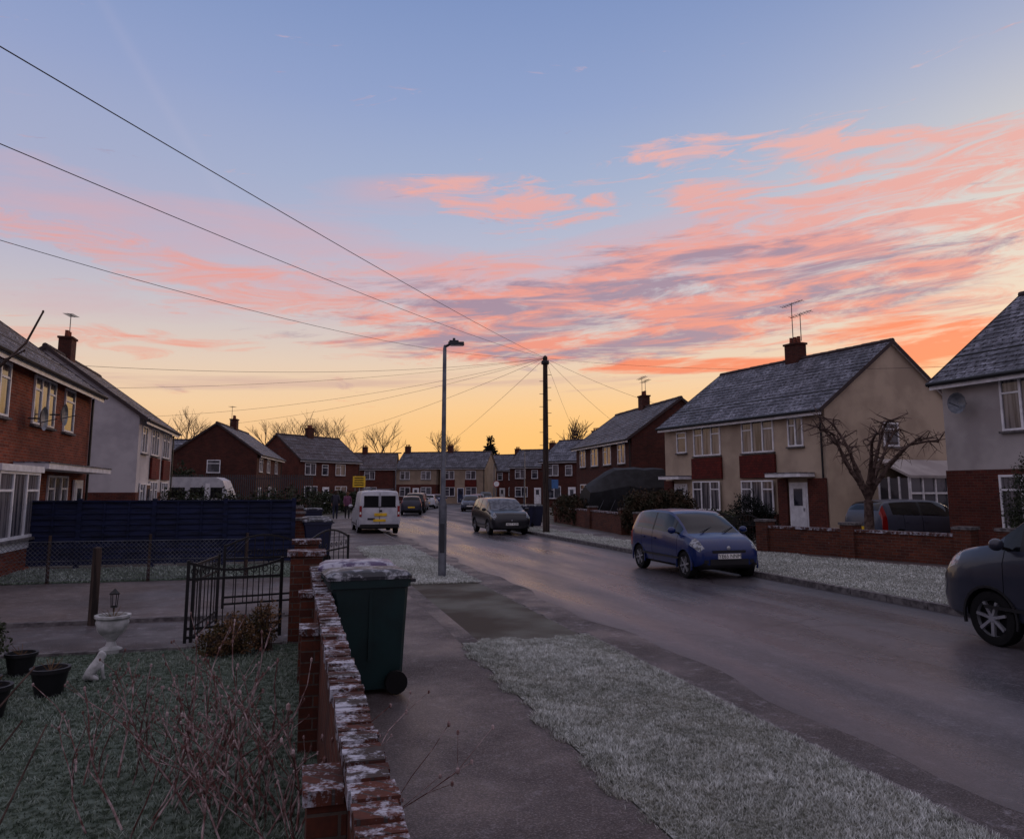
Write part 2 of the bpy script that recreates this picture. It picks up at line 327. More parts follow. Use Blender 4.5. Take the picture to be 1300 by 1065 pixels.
def house(name,org,ang,L,D,eave,ridge,up,low,split,wins,doors=(),roofm=roof_dk,chim=(),g0=(),g1=(),panels=(),canopy=(),aer=(),dishes=(),bays=(),detail=True,cons=None):
    e=E(name,(org[0],org[1],0),ang)
    b=B(); z0=-.15
    b.add([(0,0,z0),(L,0,z0),(L,D,z0),(0,D,z0),(0,0,eave),(L,0,eave),(L,D,eave),(0,D,eave),(0,D/2,ridge),(L,D/2,ridge)],
          [(0,1,5,4),(1,2,6,9,5),(2,3,7,6),(3,0,4,8,7)],up)
    if split>0:
        o=.035; b.add([(-o,-o,z0),(L+o,-o,z0),(L+o,D+o,z0),(-o,D+o,z0),(-o,-o,split),(L+o,-o,split),(L+o,D+o,split),(-o,D+o,split)],
          [(0,1,5,4),(1,2,6,5),(2,3,7,6),(3,0,4,7),(4,5,6,7)],low)
    for (x,z,w,h,m) in panels: b.bx(x,x+w,-.12,-.037,z,z+h,m)
    b.obj('walls',e)
    b=B(); ov=.15; oe=.35; sl=(ridge-eave)/(D/2)
    for sgn in (0,1):
        P=(lambda y: y) if sgn==0 else (lambda y: D-y)
        ya=-oe; yb=D/2; ncr=max(6,int((yb-ya)*math.sqrt(1+sl*sl)/.27))
        if not detail: ncr=8
        for k in range(ncr):
            t0=ya+(yb-ya)*k/ncr; t1=ya+(yb-ya)*(k+1)/ncr
            za=eave+.06+sl*t0; zb=eave+.06+sl*t1
            j=R.uniform(-.004,.004)
            vs=[(-ov,P(t0),za+.045+j),(L+ov,P(t0),za+.045+j),(L+ov,P(t1),zb+.012),(-ov,P(t1),zb+.012),(-ov,P(t0),za-.01),(L+ov,P(t0),za-.01)]
            b.add(vs,[(0,1,2,3),(4,5,1,0)] if sgn==0 else [(3,2,1,0),(0,1,5,4)],roofm)
        for xx in (-ov,L+ov):
            b.add([(xx-.01,P(ya),eave+.03+sl*ya-.09),(xx+.01,P(ya),eave+.03+sl*ya-.09),(xx+.01,P(yb),eave+.03+sl*yb-.09),(xx-.01,P(yb),eave+.03+sl*yb-.09),
                   (xx-.01,P(ya),eave+.12+sl*ya),(xx+.01,P(ya),eave+.12+sl*ya),(xx+.01,P(yb),eave+.115+sl*yb),(xx-.01,P(yb),eave+.115+sl*yb)],
                  [(0,1,2,3),(4,5,6,7),(0,1,5,4),(1,2,6,5),(2,3,7,6),(3,0,4,7)],ridgem)
        b.add([(-ov,P(ya),eave+sl*ya),(L+ov,P(ya),eave+sl*ya),(L+ov,P(yb),eave+sl*yb),(-ov,P(yb),eave+sl*yb)],[(0,1,2,3)],upvc)
        yy=P(ya-.05); b.cyl((-ov,yy,eave+sl*ya+.03),(L+ov,yy,eave+sl*ya+.03),.06,.06,8,blackp)
        yy2=P(ya+.02); b.bx(-ov+.02,L+ov-.02,min(yy2,yy2+.02),max(yy2,yy2+.02),eave+sl*ya-.13,eave+sl*ya+.0,upvc)
    x=-ov
    while x<L+ov-.1: b.cyl((x,D/2,ridge+.07+R.uniform(-.008,.008)),(min(x+.44,L+ov),D/2,ridge+.07+R.uniform(-.008,.008)),.115,.105,8,ridgem); x+=.45
    b.obj('roof',e)
    bf=B();bg=B()
    for w in wins:
        off=-.037 if (split>0 and w[1]<split-.1) else 0
        off=w[6] if len(w)>6 else off
        win(bf,bg,Matrix.Translation((0,off,0)),w[0],w[1],w[2],w[3],w[4] if len(w)>4 else 2,w[5] if len(w)>5 else None)
    for w in g0: win(bf,bg,Matrix.Translation((-.037,D,0))@Matrix.Rotation(-math.pi/2,4,'Z'),*w)
    for w in g1: win(bf,bg,Matrix.Translation((L+.037,0,0))@Matrix.Rotation(math.pi/2,4,'Z'),*w)
    for (x,z,w,h,d) in bays:
        bf.bx(x,x+w,-d,-.04,z-.25,z-.0,upvc); bf.bx(x-.08,x+w+.08,-d-.1,-.04,z+h,z+h+.14,upvc)
        bf.bx(x+.05,x+w-.05,-d+.03,-.04,.0,z-.25,low)
        win(bf,bg,Matrix.Translation((0,-d-.002,0)),x,z,w,h,3,curtain)
        win(bf,bg,Matrix.Translation((x-.002,0,0))@Matrix.Rotation(-math.pi/2,4,'Z'),.04,z,d-.04,h,1,glass)
        win(bf,bg,Matrix.Translation((x+w+.002,0,0))@Matrix.Rotation(math.pi/2,4,'Z'),-d+.0,z,d-.04,h,1,glass)
    if bf.v: bf.obj('window_frames',e); bg.obj('window_glass',e)
    b=B()
    for (x,dm) in doors:
        b.bx(x,x+.95,-.09,-.036,0,2.1,upvc); b.bx(x+.08,x+.87,-.11,-.091,.05,2.02,dm); b.bx(x+.25,x+.7,-.12,-.111,1.2,1.85,glass)
        b.bx(x+.75,x+.8,-.15,-.111,1.0,1.12,alloy)
    for (x0,x1,z) in canopy: b.bx(x0,x1,-.8,-.04,z,z+.14,upvc); b.bx(x0-.03,x1+.03,-.83,-.04,z+.142,z+.17,roofm)
    b.cyl((L-.15,-.08,.0),(L-.15,-.08,eave-.3),.04,.04,6,blackp)
    for (x,z) in dishes:
        b.cyl((x,-.05,z),(x,-.3,z),.02,.02,5,darksteel); b.lathe((x,-.42,z),[(.3,0),(.22,.05),(.1,.08),(.01,.09)],14,galv,'y'); b.cyl((x,-.35,z-.1),(x,-.7,z),.012,.012,5,darksteel)
    b.obj('door_and_fittings',e)
    for (x,y,h) in chim:
        b=B(); zz=ridge-abs(y-D/2)*sl-.3; b.bx(x-.4,x+.4,y-.27,y+.27,zz,ridge+h,brick_dk); b.bx(x-.45,x+.45,y-.32,y+.32,ridge+h,ridge+h+.09,brick_dk)
        for dx in (-.22,0.02,.24): b.lathe((x+dx,y,ridge+h+.09),[(.09,0),(.085,.05),(.075,.28),(.09,.3),(.05,.31)],8,brick_or)
        b.obj('chimney',e)
    for a in aer:
        b=B(); aerial(b,a[:3],a[3]); b.obj('tv_aerial',e)
    if cons:
        x0,x1,y0,y1,h0,h1=cons; b=B()
        b.bx(x0,x1,y0,y1,0,.6,low); b.bx(x0,x1,y0,y1,.6,.68,upvc)
        b.add([(x0,y0,h1),(x1+.1,y0-.1,h0),(x1+.1,y1+.1,h0),(x0,y1,h1),(x0,y0,h1-.08),(x1+.1,y0-.1,h0-.1),(x1+.1,y1+.1,h0-.1),(x0,y1,h1-.08)],
              [(0,1,2,3),(4,7,6,5),(0,4,5,1),(1,5,6,2),(2,6,7,3)],render_g)
        b.bx(x0,x1-.03,y0+.03,y1-.03,.68,h0-.1,glass)
        n=6
        for i in range(n+1):
            yy=y0+(y1-y0)*i/n; b.bx(x1-.05,x1+.02,yy-.035,yy+.035,.68,h0-.08,upvc)
        for i in range(4):
            xx=x0+(x1-x0)*i/3; b.bx(xx-.035,xx+.035,y0-.01,y0+.04,.68,h0-.05,upvc)
        b.bx(x1-.045,x1+.015,y0,y1,1.65,1.72,upvc)
        b.obj('conservatory',e)
    return e
doorw=mk('door_white',C(205,205,208),.4); doord=mk('door_dark',C(60,26,26),.4); doorb=mk('door_blue',C(30,42,70),.4)
LA=90+RD
o=W(-6.5,15.3)
house('brick_house',(o.x,o.y),LA,12.2,7.6,5.0,7.75,brick_or,brick_or,0,
  [(2.9,3.45,1.9,1.25,3,curtain),(6.5,3.45,1.8,1.25,3,curtain),(9.2,3.45,1.0,1.25,1,glass),(6.2,.9,1.3,1.3,2,curtain),(8.2,.9,1.9,1.3,3,curtain)],
  doors=[(10.6,doorw)],roofm=roof_fr,chim=[(8.4,3.8,.9)],canopy=[(5.4,11.8,2.3)],dishes=[(6.1,3.55),(7.8,3.8)],bays=[(2.6,.75,2.6,1.45,.65)],
  aer=[(8.8,3.8,8.3,1.3)])
o=W(-6.6,36)
house('rendered_house',(o.x,o.y),LA,9.2,7.6,5.0,7.75,render_w,brick_rd,1.7,
  [(.7,3.4,1.2,1.2,2,curtain),(3.0,3.4,1.9,1.25,3,curtain),(6.2,3.4,1.9,1.25,3,curtain),(.7,.9,1.2,1.2,2),(3.0,.8,1.9,1.4,3,curtain),(6.2,.8,1.9,1.4,3)],
  doors=[(2,doord)],roofm=roof_fr,chim=[(3.0,3.8,.9)],panels=[(2.9,2.3,2.1,1.0,tilehung),(6.1,2.3,2.1,1.0,tilehung)],g0=[(3.5,3.6,.8,.9,1)],aer=[(3.2,3.8,8.3,1.6)])
house('semi_detached_house',(7.6,38.3),-65.5,10.2,7.6,5.0,7.7,render_c,brick_rd,.0,
  [(1.0,3.55,.75,1.0,1),(2.3,3.35,1.9,1.35,3,curtain),(5.6,3.35,1.9,1.35,3,curtain),(8.3,3.5,.8,1.15,2,curtain),
   (2.3,.9,1.9,1.3,3,curtain,-.125),(5.6,.9,1.9,1.3,3,curtain,-.125)],
  doors=[(.8,doorw),(8.3,doorw)],roofm=roof_fr,chim=[(5.1,3.8,.75)],
  panels=[(2.2,2.3,2.1,.95,tilehung),(5.5,2.3,2.1,.95,tilehung),(2.2,0,2.1,.82,brick_rd),(5.5,0,2.1,.82,brick_rd),(7.7,0,.5,2.25,brick_rd),(9.3,0,.88,2.25,brick_rd),(.02,0,.7,2.25,brick_rd)],
  canopy=[(.5,2.1,2.3),(7.75,9.6,2.3)],g1=[(3.0,3.5,.85,.95,1)],aer=[(5.0,3.8,8.6,1.9),(5.5,3.8,8.6,1.3)],cons=(10.24,11.6,2.6,6.8,2.35,3.0))
house('rendered_house',(12.5,22.2),-70,11,7.6,5.05,7.8,render_g,brick_rd,2.35,
  [(1.8,3.35,1.7,1.4,3,curtain),(5.5,3.35,1.9,1.4,3,curtain),(1.6,.8,1.9,1.4,3,curtain)],doors=[(4.2,doorw)],roofm=roof_fr,canopy=[(3.8,5.6,2.35)],dishes=[(.8,4.2)])
house('brick_house',(4.75,57),-78,11.4,6.4,5.0,7.3,brick_dk,brick_dk,0,
  [(1,3.4,1.3,1.2,2,curtain),(3.6,3.4,1.5,1.2,2,curtain),(6.2,3.4,1.5,1.2,2,curtain),(9.0,3.4,1.3,1.2,2,curtain),(1,.9,1.9,1.3,2),(8,.9,1.9,1.3,2)],
  doors=[(5,doorw)],roofm=roof_dk,chim=[(5.5,3.2,.8)],aer=[(5.2,3.2,8,1.5),(5.8,3.2,8,1.2)],g1=[(2.6,3.4,.8,1.0,1)])
fw=[(.8,3.3,1.5,1.2,2,curtain),(3.2,3.3,.9,1.1,1),(5.2,3.3,1.5,1.2,2,curtain),(.8,.9,1.8,1.3,2),(5.2,.9,1.8,1.3,2)]
house('brick_house',(-19.8,60),98,12,6.2,4.7,6.9,brick_dk,brick_dk,0,[(1,3.2,1.4,1.1),(4.5,3.2,1.4,1.1),(8.5,3.2,1.4,1.1),(1,.8,1.4,1.2),(8.5,.8,1.4,1.2)],doors=[(5.5,doorw)],roofm=roof_dk,chim=[(6,3.1,.8)],detail=False,g0=[(2.5,3.1,1,1,1)],aer=[(5,3.1,7.4,1.4)])
house('brick_house',(-21.2,77),60,9,6.5,5,7.4,brick_rd,brick_rd,0,fw,doors=[(3.3,doorw)],roofm=roof_br,chim=[(4.5,3.2,.9)],detail=False,aer=[(4.6,3.2,8,1.4)])
house('rendered_house',(-38,84),25,9,6.5,5,7.4,render_d,render_d,0,fw,roofm=roof_fr,detail=False,g0=[(2.5,3.1,1,1,1)])
house('brick_house',(-26.6,112),4,9.6,7,5,7.2,brick_rd,brick_rd,0,fw,doors=[(3.6,doorw)],roofm=roof_br,chim=[(4.8,3.5,.9)],detail=False,aer=[(4.6,3.5,8,1.4)])
farpanel=[(.5,2.25,1.7,1.0,tilehung),(3.7,2.25,1.7,1.0,tilehung)]
house('terraced_house',(-16.9,113),-12,6.4,7,5.1,7.3,render_d,brick_rd,2.6,[(.6,3.3,1.5,1.2,2,curtain),(3.8,3.3,1.5,1.2,2,curtain),(.6,.9,1.6,1.3),(3.8,.9,1.6,1.3)],doors=[(2.6,doorw)],roofm=roof_dk,chim=[(.5,3.5,.9)],detail=False)
house('terraced_house',(-10.3,111),-12,6.6,7,5.1,7.3,render_d,render_d,0,[(.6,3.3,1.5,1.2,2,curtain),(3.8,3.3,1.5,1.2,2,curtain),(.6,.9,1.6,1.3),(3.8,.9,1.6,1.3)],doors=[(2.6,doorb)],roofm=roof_dk,chim=[(.5,3.5,.9)],detail=False,panels=farpanel)
house('brick_house',(-5.0,122),-30,8.5,7,5,7.3,brick_rd,brick_rd,0,fw,doors=[(3.6,doorw)],roofm=roof_dk,chim=[(4.8,3.5,.9)],detail=False)
house('brick_house',(-.3,104),-25,8,7,5,7.2,brick_dk,brick_dk,0,fw,doors=[(3.6,doorw)],roofm=roof_dk,chim=[(4.8,3.5,.9)],detail=False)
house('brick_house',(3.2,84),-40,8,7,5,7.2,brick_dk,brick_dk,0,fw,doors=[(3.6,doorw)],roofm=roof_fr,chim=[(4.8,3.5,.9)],detail=False)
# ------------------------------------------------------------ walls and fences
b=B()
b.bx(.2,.31,-3,9.9,-.05,.83,brick_wall)
s=-3.0
while s<9.85:
    b.bx(.19+R.uniform(-.008,.006),.33+R.uniform(-.01,.008),s,s+.066,.832,.893+R.uniform(-.012,.006),brick_cap); s+=.077
for sp in (2.75,5.8,7.8):
    b.bx(.07,.198,sp,sp+.23,-.05,.78,brick_wall); b.bx(.055,.187,sp-.015,sp+.245,.782,.83,brick_cap)
b.bx(-.04,.34,9.9,10.25,-.05,1.0,brick_wall); b.bx(-.08,.38,9.86,10.29,1.002,1.06,brick_cap)
b.obj('brick_garden_wall',rz=RD)
def wallseg(name,p0,p1,h,t=.22,m=None,piers=()):
    m=m or brick_wall
    p0=Vector(p0);p1=Vector(p1); L=(p1-p0).length; ang=math.degrees(math.atan2(p1.y-p0.y,p1.x-p0.x)); b=B()
    b.bx(0,L,-t/2,t/2,-.1,h,m); b.bx(-.02,L+.02,-t/2-.03,t/2+.03,h+.002,h+.07,brick_cap)
    for x in piers: b.bx(x-.2,x+.2,-.2,.2,-.1,h+.18,m); b.bx(x-.23,x+.23,-.23,.23,h+.182,h+.25,concrete)
    return b.obj(name,loc=(p0.x,p0.y,0),rz=ang)
wallseg('brick_garden_wall',(10.9,18.8),(7.65,23.6),.68,piers=(0,3.0,5.8))
wallseg('brick_garden_wall',(12.6,14.5),(11.4,17.9),.68,piers=(3.6,))
wallseg('brick_garden_wall',(6.5,25.5),(5.0,30.5),.7,piers=(0,5.2))
wallseg('brick_garden_wall',(4.6,32),(2.6,44.5),.8,piers=(0,5,12.6))
o1=W(.1,20.6);o2=W(.1,34); wallseg('brick_garden_wall',(o1.x,o1.y),(o2.x,o2.y),.85,piers=(0,6,13))
o1=W(.1,37);o2=W(.4,50); wallseg('brick_garden_wall',(o1.x,o1.y),(o2.x,o2.y),.85,piers=(0,13))
b=B(); b.bx(.0,.35,12.1,12.45,-.05,1.0,brick_wall); b.bx(-.04,.39,12.06,12.49,1.002,1.06,brick_cap); b.obj('brick_gate_pier',rz=RD)
b=B(); n=4; x0,x1=-6.45,-.05
for i in range(n):
    a0=x0+(x1-x0)*i/n; a1=x0+(x1-x0)*(i+1)/n
    b.bx(a0-.05,a0+.05,20.15,20.27,-.05,1.6,navy)
    for k in range(11):
        z=.08+k*.13; j=R.uniform(-.004,.004)
        b.add([(a0+.05,20.17+j,z),(a1-.05,20.17+j,z),(a1-.05,20.2+j,z+.145),(a0+.05,20.2+j,z+.145),(a0+.05,20.21,z),(a1-.05,20.21,z)],[(0,1,2,3),(4,5,1,0)],navy)
    b.bx(a0+.05,a1-.05,20.14,20.24,1.52,1.56,navy)
    for t in (.33,.66): xx=a0+(a1-a0)*t; b.bx(xx-.02,xx+.02,20.145,20.165,.05,1.52,navy)
b.bx(x1-.05,x1+.05,20.15,20.27,-.05,1.6,navy); b.obj('navy_fence',rz=RD)
b=B(); h=.75; x=-6.4
while x<-1.6:
    for d in (1,-1):
        b.cyl((x if d>0 else x+h,17.12,.05),(x+h if d>0 else x,17.12,.05+h),.0035,.0035,3,galv,False)
    x+=.085
for z in (.06,.43,.8): b.cyl((-6.4,17.12,z),(-.9,17.12,z),.004,.004,3,galv)
for x in (-6.4,-4.6,-2.8,-.95): b.cyl((x,17.15,-.05),(x,17.15,.92),.035,.03,7,woodp)
b.obj('chain_link_fence',rz=RD)
b=B(); b.lathe((0,0,0),[(.06,-.1),(.058,.9),(.052,1.02),(.0,1.04)],9,woodp); b.obj('wooden_post',loc=(-5.65,10.7,0))
def gate(name,p0,p1,h,arch,n=9):
    p0=Vector((*p0,0));p1=Vector((*p1,0)); L=(p1-p0).length; ang=math.degrees(math.atan2(p1.y-p0.y,p1.x-p0.x)); b=B()
    for x in (0,L): b.beam((x,0,.04),(x,0,h),.035,.035,iron)
    for z in (.1,.2,h-.22): b.beam((0,0,z),(L,0,z),.012,.03,iron)
    pts=[(L*i/10,0,h-.03+arch*math.sin(math.pi*i/10)) for i in range(11)]
    for i in range(10): b.beam(pts[i],pts[i+1],.012,.03,iron)
    for i in range(1,n):
        x=L*i/n; b.cyl((x,0,.1),(x,0,h-.03+arch*math.sin(math.pi*i/n)),.007,.007,5,iron,False)
    for k in range(n):
        cx=L*(k+.5)/n; r=.035
        for i in range(8):
            t0=i*math.pi/4;t1=t0+math.pi/4
            b.beam((cx+r*math.cos(t0),0,h-.13+r*math.sin(t0)),(cx+r*math.cos(t1),0,h-.13+r*math.sin(t1)),.008,.01,iron)
    return b.obj(name,loc=p0,rz=ang)
gate('iron_gate',(-3.8,9.25),(-2.85,9.75),.98,-.1,8)
gate('iron_gate',(-4.35,11.9),(-3.35,12.5),.98,.16,8)
gate('iron_gate',(-3.3,12.6),(-3.05,14.6),.98,.16,8)
gate('iron_gate',(-3.75,9.3),(-3.95,10.6),.95,.0,7)
gate('iron_gate',(7.55,23.9),(7.05,24.7),.95,.12,8); gate('iron_gate',(7.02,24.75),(6.55,25.45),.95,.12,8)
b=B(); x=0
while x<9.4: b.bx(x-.03,x+.03,-.01,.01,0,2.75,darksteel); x+=.13
for z in (.3,2.5): b.bx(0,9.4,.011,.04,z,z+.05,darksteel)
b.obj('steel_palisade_fence',loc=(-22.0,48.5,0),rz=4)
b=B()
for i in range(22): b.bx(i*.15,i*.15+.14,-.01,.012,0,1.35,redfence)
b.bx(0,3.3,.013,.05,1.1,1.18,redfence); b.obj('red_fence',loc=(2.7,46.6,0),rz=4)
# ------------------------------------------------------------ foliage
def leafmass(name,ells,n,size,mat,seed,sticks=0):
    g=np.random.default_rng(seed); tot=sum(e[3]*e[4]*e[5] for e in ells); P=[]
    for e in ells:
        k=int(n*e[3]*e[4]*e[5]/tot); d=g.normal(size=(k,3)); d/=np.linalg.norm(d,axis=1)[:,None]
        r=g.uniform(.25,1.1,k)**.5; r*=1+.2*np.sin(d[:,0]*7+d[:,2]*5+e[0])*np.sin(d[:,1]*6+e[1])
        P.append(np.array(e[:3])+d*r[:,None]*np.array(e[3:6]))
    P=np.concatenate(P); P=P[P[:,2]>.02]; n=len(P)
    a=g.normal(size=(n,3)); a/=np.linalg.norm(a,axis=1)[:,None]; c=np.cross(a,g.normal(size=(n,3))); c/=np.linalg.norm(c,axis=1)[:,None]
    sz=size*g.uniform(.5,1.3,n)[:,None]
    V=np.stack([P-a*sz,P+c*sz*.5,P+a*sz,P-c*sz*.5],1).reshape(-1,3)
    b=B(); b.v=[tuple(x) for x in V]; b.f=[(4*i,4*i+1,4*i+2,4*i+3) for i in range(n)]; b.m=[0]*n; b.mats=[mat]
    rr=random.Random(seed)
    for e in ells:
        for k in range(3+sticks):
            t=(e[0]+rr.uniform(-.5,.5)*e[3],e[1]+rr.uniform(-.5,.5)*e[4],e[2]+rr.uniform(.2,.9)*e[5]); b.cyl((e[0]+rr.uniform(-.1,.1),e[1],0),t,.03 if sticks<5 else .006,.008 if sticks<5 else .003,4,barkm,False)
    return b.obj(name)
def line_ells(p0,p1,n,r,h,j=.15,seed=1):
    rr=random.Random(seed); out=[]
    for i in range(n):
        t=i/(n-1) if n>1 else 0; out.append((p0[0]+(p1[0]-p0[0])*t+rr.uniform(-j,j),p0[1]+(p1[1]-p0[1])*t+rr.uniform(-j,j),h*.5,r*rr.uniform(.85,1.2),r*rr.uniform(.85,1.1),h*.5*rr.uniform(.9,1.1)))
    return out
leafmass('hedge',line_ells((-16.3,36.4),(-9.9,37.6),9,.6,1.85,seed=2),9000,.07,hedge_m,11)
leafmass('hedge',line_ells((5.2,31.6),(7.2,33.2),6,.8,1.75,seed=3),20000,.06,hedge_b,12)
leafmass('hedge',line_ells((6.3,27.9),(7.2,26.6),3,.4,1.1,seed=5),6000,.05,hedge_m,22)
leafmass('evergreen_shrub',[(8.3,27.4,.85,.65,.6,.85),(8.8,27.2,.7,.45,.5,.65)],9000,.035,conif,13)
leafmass('evergreen_shrub',[(12.9,19.2,1.2,.7,.7,1.1),(12.6,18.6,.9,.7,.7,.9),(13.0,19.4,2.1,.4,.4,.6)],9000,.035,hedge_m,14)
leafmass('evergreen_shrub',[(-22.2,52,1.7,1.2,1,1.7),(-21,53,1.3,1,1,1.3)],4000,.11,hedge_m,15)
leafmass('hedge',line_ells((3.3,40),(2.9,46),5,.6,1.5,seed=6),6000,.08,hedge_b,16)
leafmass('hedge',line_ells((-14.2,58),(-13.2,76),9,.9,1.7,seed=7),5000,.14,hedge_m,17)
leafmass('conifer_tree',[(-3.7,130,2.0,2.2,2.2,2.2),(-3.7,130,4.6,1.9,1.9,2.4),(-3.7,130,7.2,1.3,1.3,2.2),(-3.7,130,9.2,.7,.7,1.8)],5000,.3,conif,18)
leafmass('dry_shrub',[(-3.05,8.85,.2,.27,.22,.24),(-2.8,9.0,.3,.16,.16,.26),(-3.25,8.7,.15,.2,.16,.16)],4200,.018,dryplant,19,sticks=30)
leafmass('evergreen_shrub',[(-4.45,5.6,.22,.26,.3,.24),(-4.7,6.2,.3,.25,.3,.3),(-5.2,7.6,.35,.3,.4,.35)],5200,.025,hedge_m,20,sticks=6)
def tree(name,base,h,seed,levels=4,mat=None,spread=.6,r0=.12,nb=4,first=.25):
    rr=random.Random(seed); b=B(); mat=mat or barkm
    def grow(p,d,L,r,lv):
        n=3; q=p
        for i in range(n):
            d=(d+Vector((rr.uniform(-.14,.14),rr.uniform(-.14,.14),rr.uniform(-.02,.1)))).normalized(); q2=q+d*L/n
            b.cyl(q,q2,r*(1-.25*i/n),r*(1-.25*(i+1)/n),5 if lv<2 else 3,mat,False)
            if lv<levels and i>0:
                for k in range(nb-1):
                    a=rr.uniform(0,6.283); s=Vector((math.cos(a),math.sin(a),rr.uniform(.1,.7)))*spread
                    grow(q2,(d*.7+s).normalized(),L*rr.uniform(.6,.8),r*.55,lv+1)
            q=q2
    b2=Vector((base[0],base[1],-.1)); top=b2+Vector((0,0,h*first)); b.cyl(b2,top,r0*1.25,r0,8,mat,False)
    grow(top,Vector((0,0,1)),h*.33,r0,1); return b.obj(name)
tree('bare_tree',(-27,104),11,3,5,r0=.15,nb=3); tree('bare_tree',(-34,125),13,4,5,r0=.18,nb=3); tree('bare_tree',(-22,126),11.5,5,5,r0=.17,nb=3)
tree('bare_tree',(-30,96),10,9,5,r0=.15,nb=3); tree('bare_tree',(7.2,92),10,10,4,r0=.16); tree('bare_tree',(-42,100),11.5,12,5,r0=.16,nb=3); tree('bare_tree',(-12,135),12,14,4,r0=.16); tree('bare_tree',(-26,118),12,24,5,r0=.15,nb=3)
rr=random.Random(5); b=B(); P0=Vector((0,0,-.1)); P1=Vector((.05,0,1.5)); b.cyl(P0,P1,.16,.12,9,barkm)
for i in range(9):
    a=i*2*math.pi/9+rr.uniform(-.2,.2); q=P1.copy(); d=Vector((math.cos(a)*.42,math.sin(a)*.42,1)).normalized(); r=.075
    nk=7 if i%2 else 6
    for k in range(nk):
        bend=.02 if k<4 else -.35
        d=(d+Vector((math.cos(a)*.16,math.sin(a)*.16,.14+bend if k<4 else bend))+Vector((rr.uniform(-.22,.22),rr.uniform(-.22,.22),rr.uniform(-.15,.15)))).normalized()
        q2=q+d*rr.uniform(.4,.58)*(1 if k<5 else .6); b.cyl(q,q2,r,r*.86,6,barkm,False); b.ell(q2,(r*1.15,)*3,barkm,7,5); q=q2; r*=.85
        if k>1:
            for t in range(4):
                e=(Vector((rr.uniform(-1,1),rr.uniform(-1,1),rr.uniform(-.5,.8)))).normalized(); q3=q+e*rr.uniform(.2,.5); b.cyl(q,q3,.022,.01,4,barkm,False)
                for w_ in range(2): b.cyl(q3,q3+Vector((rr.uniform(-.25,.25),rr.uniform(-.25,.25),rr.uniform(-.35,.2))),.009,.004,3,barkm,False)
b.obj('pollarded_tree',loc=(10.35,22.7,0),smooth=60)
def shrub(name,cx,cy,rad,n,h,seed,lean=(0,0),rt=.008):
    rr=random.Random(seed); b=B()
    for i in range(n):
        a=rr.uniform(0,6.283); q=Vector((cx+rr.gauss(0,rad*.35),cy+rr.gauss(0,rad*.35),0))
        d=Vector((math.cos(a)*.6+lean[0],math.sin(a)*.6+lean[1],1)).normalized(); r=rt*rr.uniform(.6,1); H=h*rr.uniform(.5,1)
        for k in range(6):
            d=(d+Vector((rr.uniform(-.24,.24),rr.uniform(-.24,.24),rr.uniform(-.12,.08)))).normalized(); q2=q+d*H/6
            b.cyl(q,q2,r,r*.86,5,twigm,False)
            if k>=1 and rr.random()<.5:
                for sg in (1,-1):
                    e=(d+Vector((rr.uniform(-.9,.9),rr.uniform(-.9,.9),.2))).normalized(); q3=q2+e*H*rr.uniform(.1,.22); b.cyl(q2,q3,r*.6,r*.4,4,twigm,False)
                    b.ell(q3,(.007,.007,.011),twigm,5,3)
            q=q2; r*=.86
        b.ell(q,(.009,.009,.015),twigm,5,3)
    return b.obj(name)
shrub('bare_shrub',-1.8,4.75,.75,36,.95,21,rt=.0085); shrub('bare_shrub',-1.25,4.5,.5,20,.85,22,(-.1,0),rt=.0085); shrub('bare_shrub',-2.55,5.2,.5,14,.8,23,rt=.008)
shrub('bare_shrub',-.85,3.6,.25,7,1.3,29,(.12,0),rt=.006)
b=B()
for pts,r in (([(-2.5,2.6,0),(-2.3,2.6,.9),(-2.15,2.6,1.7),(-1.93,2.6,2.05),(-1.78,2.6,2.19),(-1.67,2.6,2.30),(-1.62,2.6,2.41)],.009),([(-1.78,2.6,2.19),(-1.72,2.58,2.24),(-1.66,2.58,2.27)],.004),
            ([(-2.4,2.6,.3),(-2.15,2.8,.7),(-1.95,3.0,.95),(-1.85,3.1,1.12)],.006),([(-2.3,2.6,.3),(-1.98,2.85,.65),(-1.82,3.0,.95)],.005),([(-1.93,2.6,2.05),(-1.84,2.62,2.06),(-1.76,2.62,2.04)],.005),([(-2.3,2.7,.2),(-2.0,3.2,.5),(-1.9,3.3,.85)],.005)):
    for i in range(len(pts)-1): b.cyl(pts[i],pts[i+1],r,r*.85,5,barkm,False); b.ell(pts[i+1],(r*1.1,r*1.1,r*1.5),barkm,5,3); r*=.85
b.obj('bare_sapling')
# ------------------------------------------------------------ street furniture
o=W(3.0,16.3); e=E('street_lamp',(o.x,o.y,0),0)
b=B(); b.lathe((0,0,0),[(.085,-.1),(.085,1.45),(.08,1.52),(.055,1.6),(.048,3.2),(.04,4.85),(.02,4.93)],14,galv); b.bx(-.05,.05,-.09,-.083,.5,1.1,darksteel); b.obj('column',e,smooth=40)
b=B(); b.cyl((-.02,0,4.88),(.12,0,4.95),.03,.03,8,darksteel); b.bx(.08,.42,-.08,.08,4.93,4.99,darksteel); b.bx(.12,.4,-.06,.06,4.915,4.929,headl); b.bx(.1,.3,-.05,.05,4.992,5.03,darksteel); b.lathe((.2,0,5.03),[(.03,0),(.03,.05),(0,.06)],8,darksteel); b.obj('lantern',e)
for (x,y) in ((-9.9,66),(1.0,62),(-2.2,95)):
    e=E('street_lamp',(x,y,0)); b=B(); b.lathe((0,0,0),[(.085,-.1),(.08,1.5),(.05,1.6),(.04,4.9)],8,galv); b.bx(0,.45,-.08,.08,4.88,4.97,darksteel); b.obj('column',e)
PT=Vector((1.46,33.4,7.55))
e=E('telephone_pole',(1.46,33.4,0)); b=B(); b.lathe((0,0,0),[(.15,-.1),(.13,2),(.10,7.6),(.03,7.66)],12,woodp)
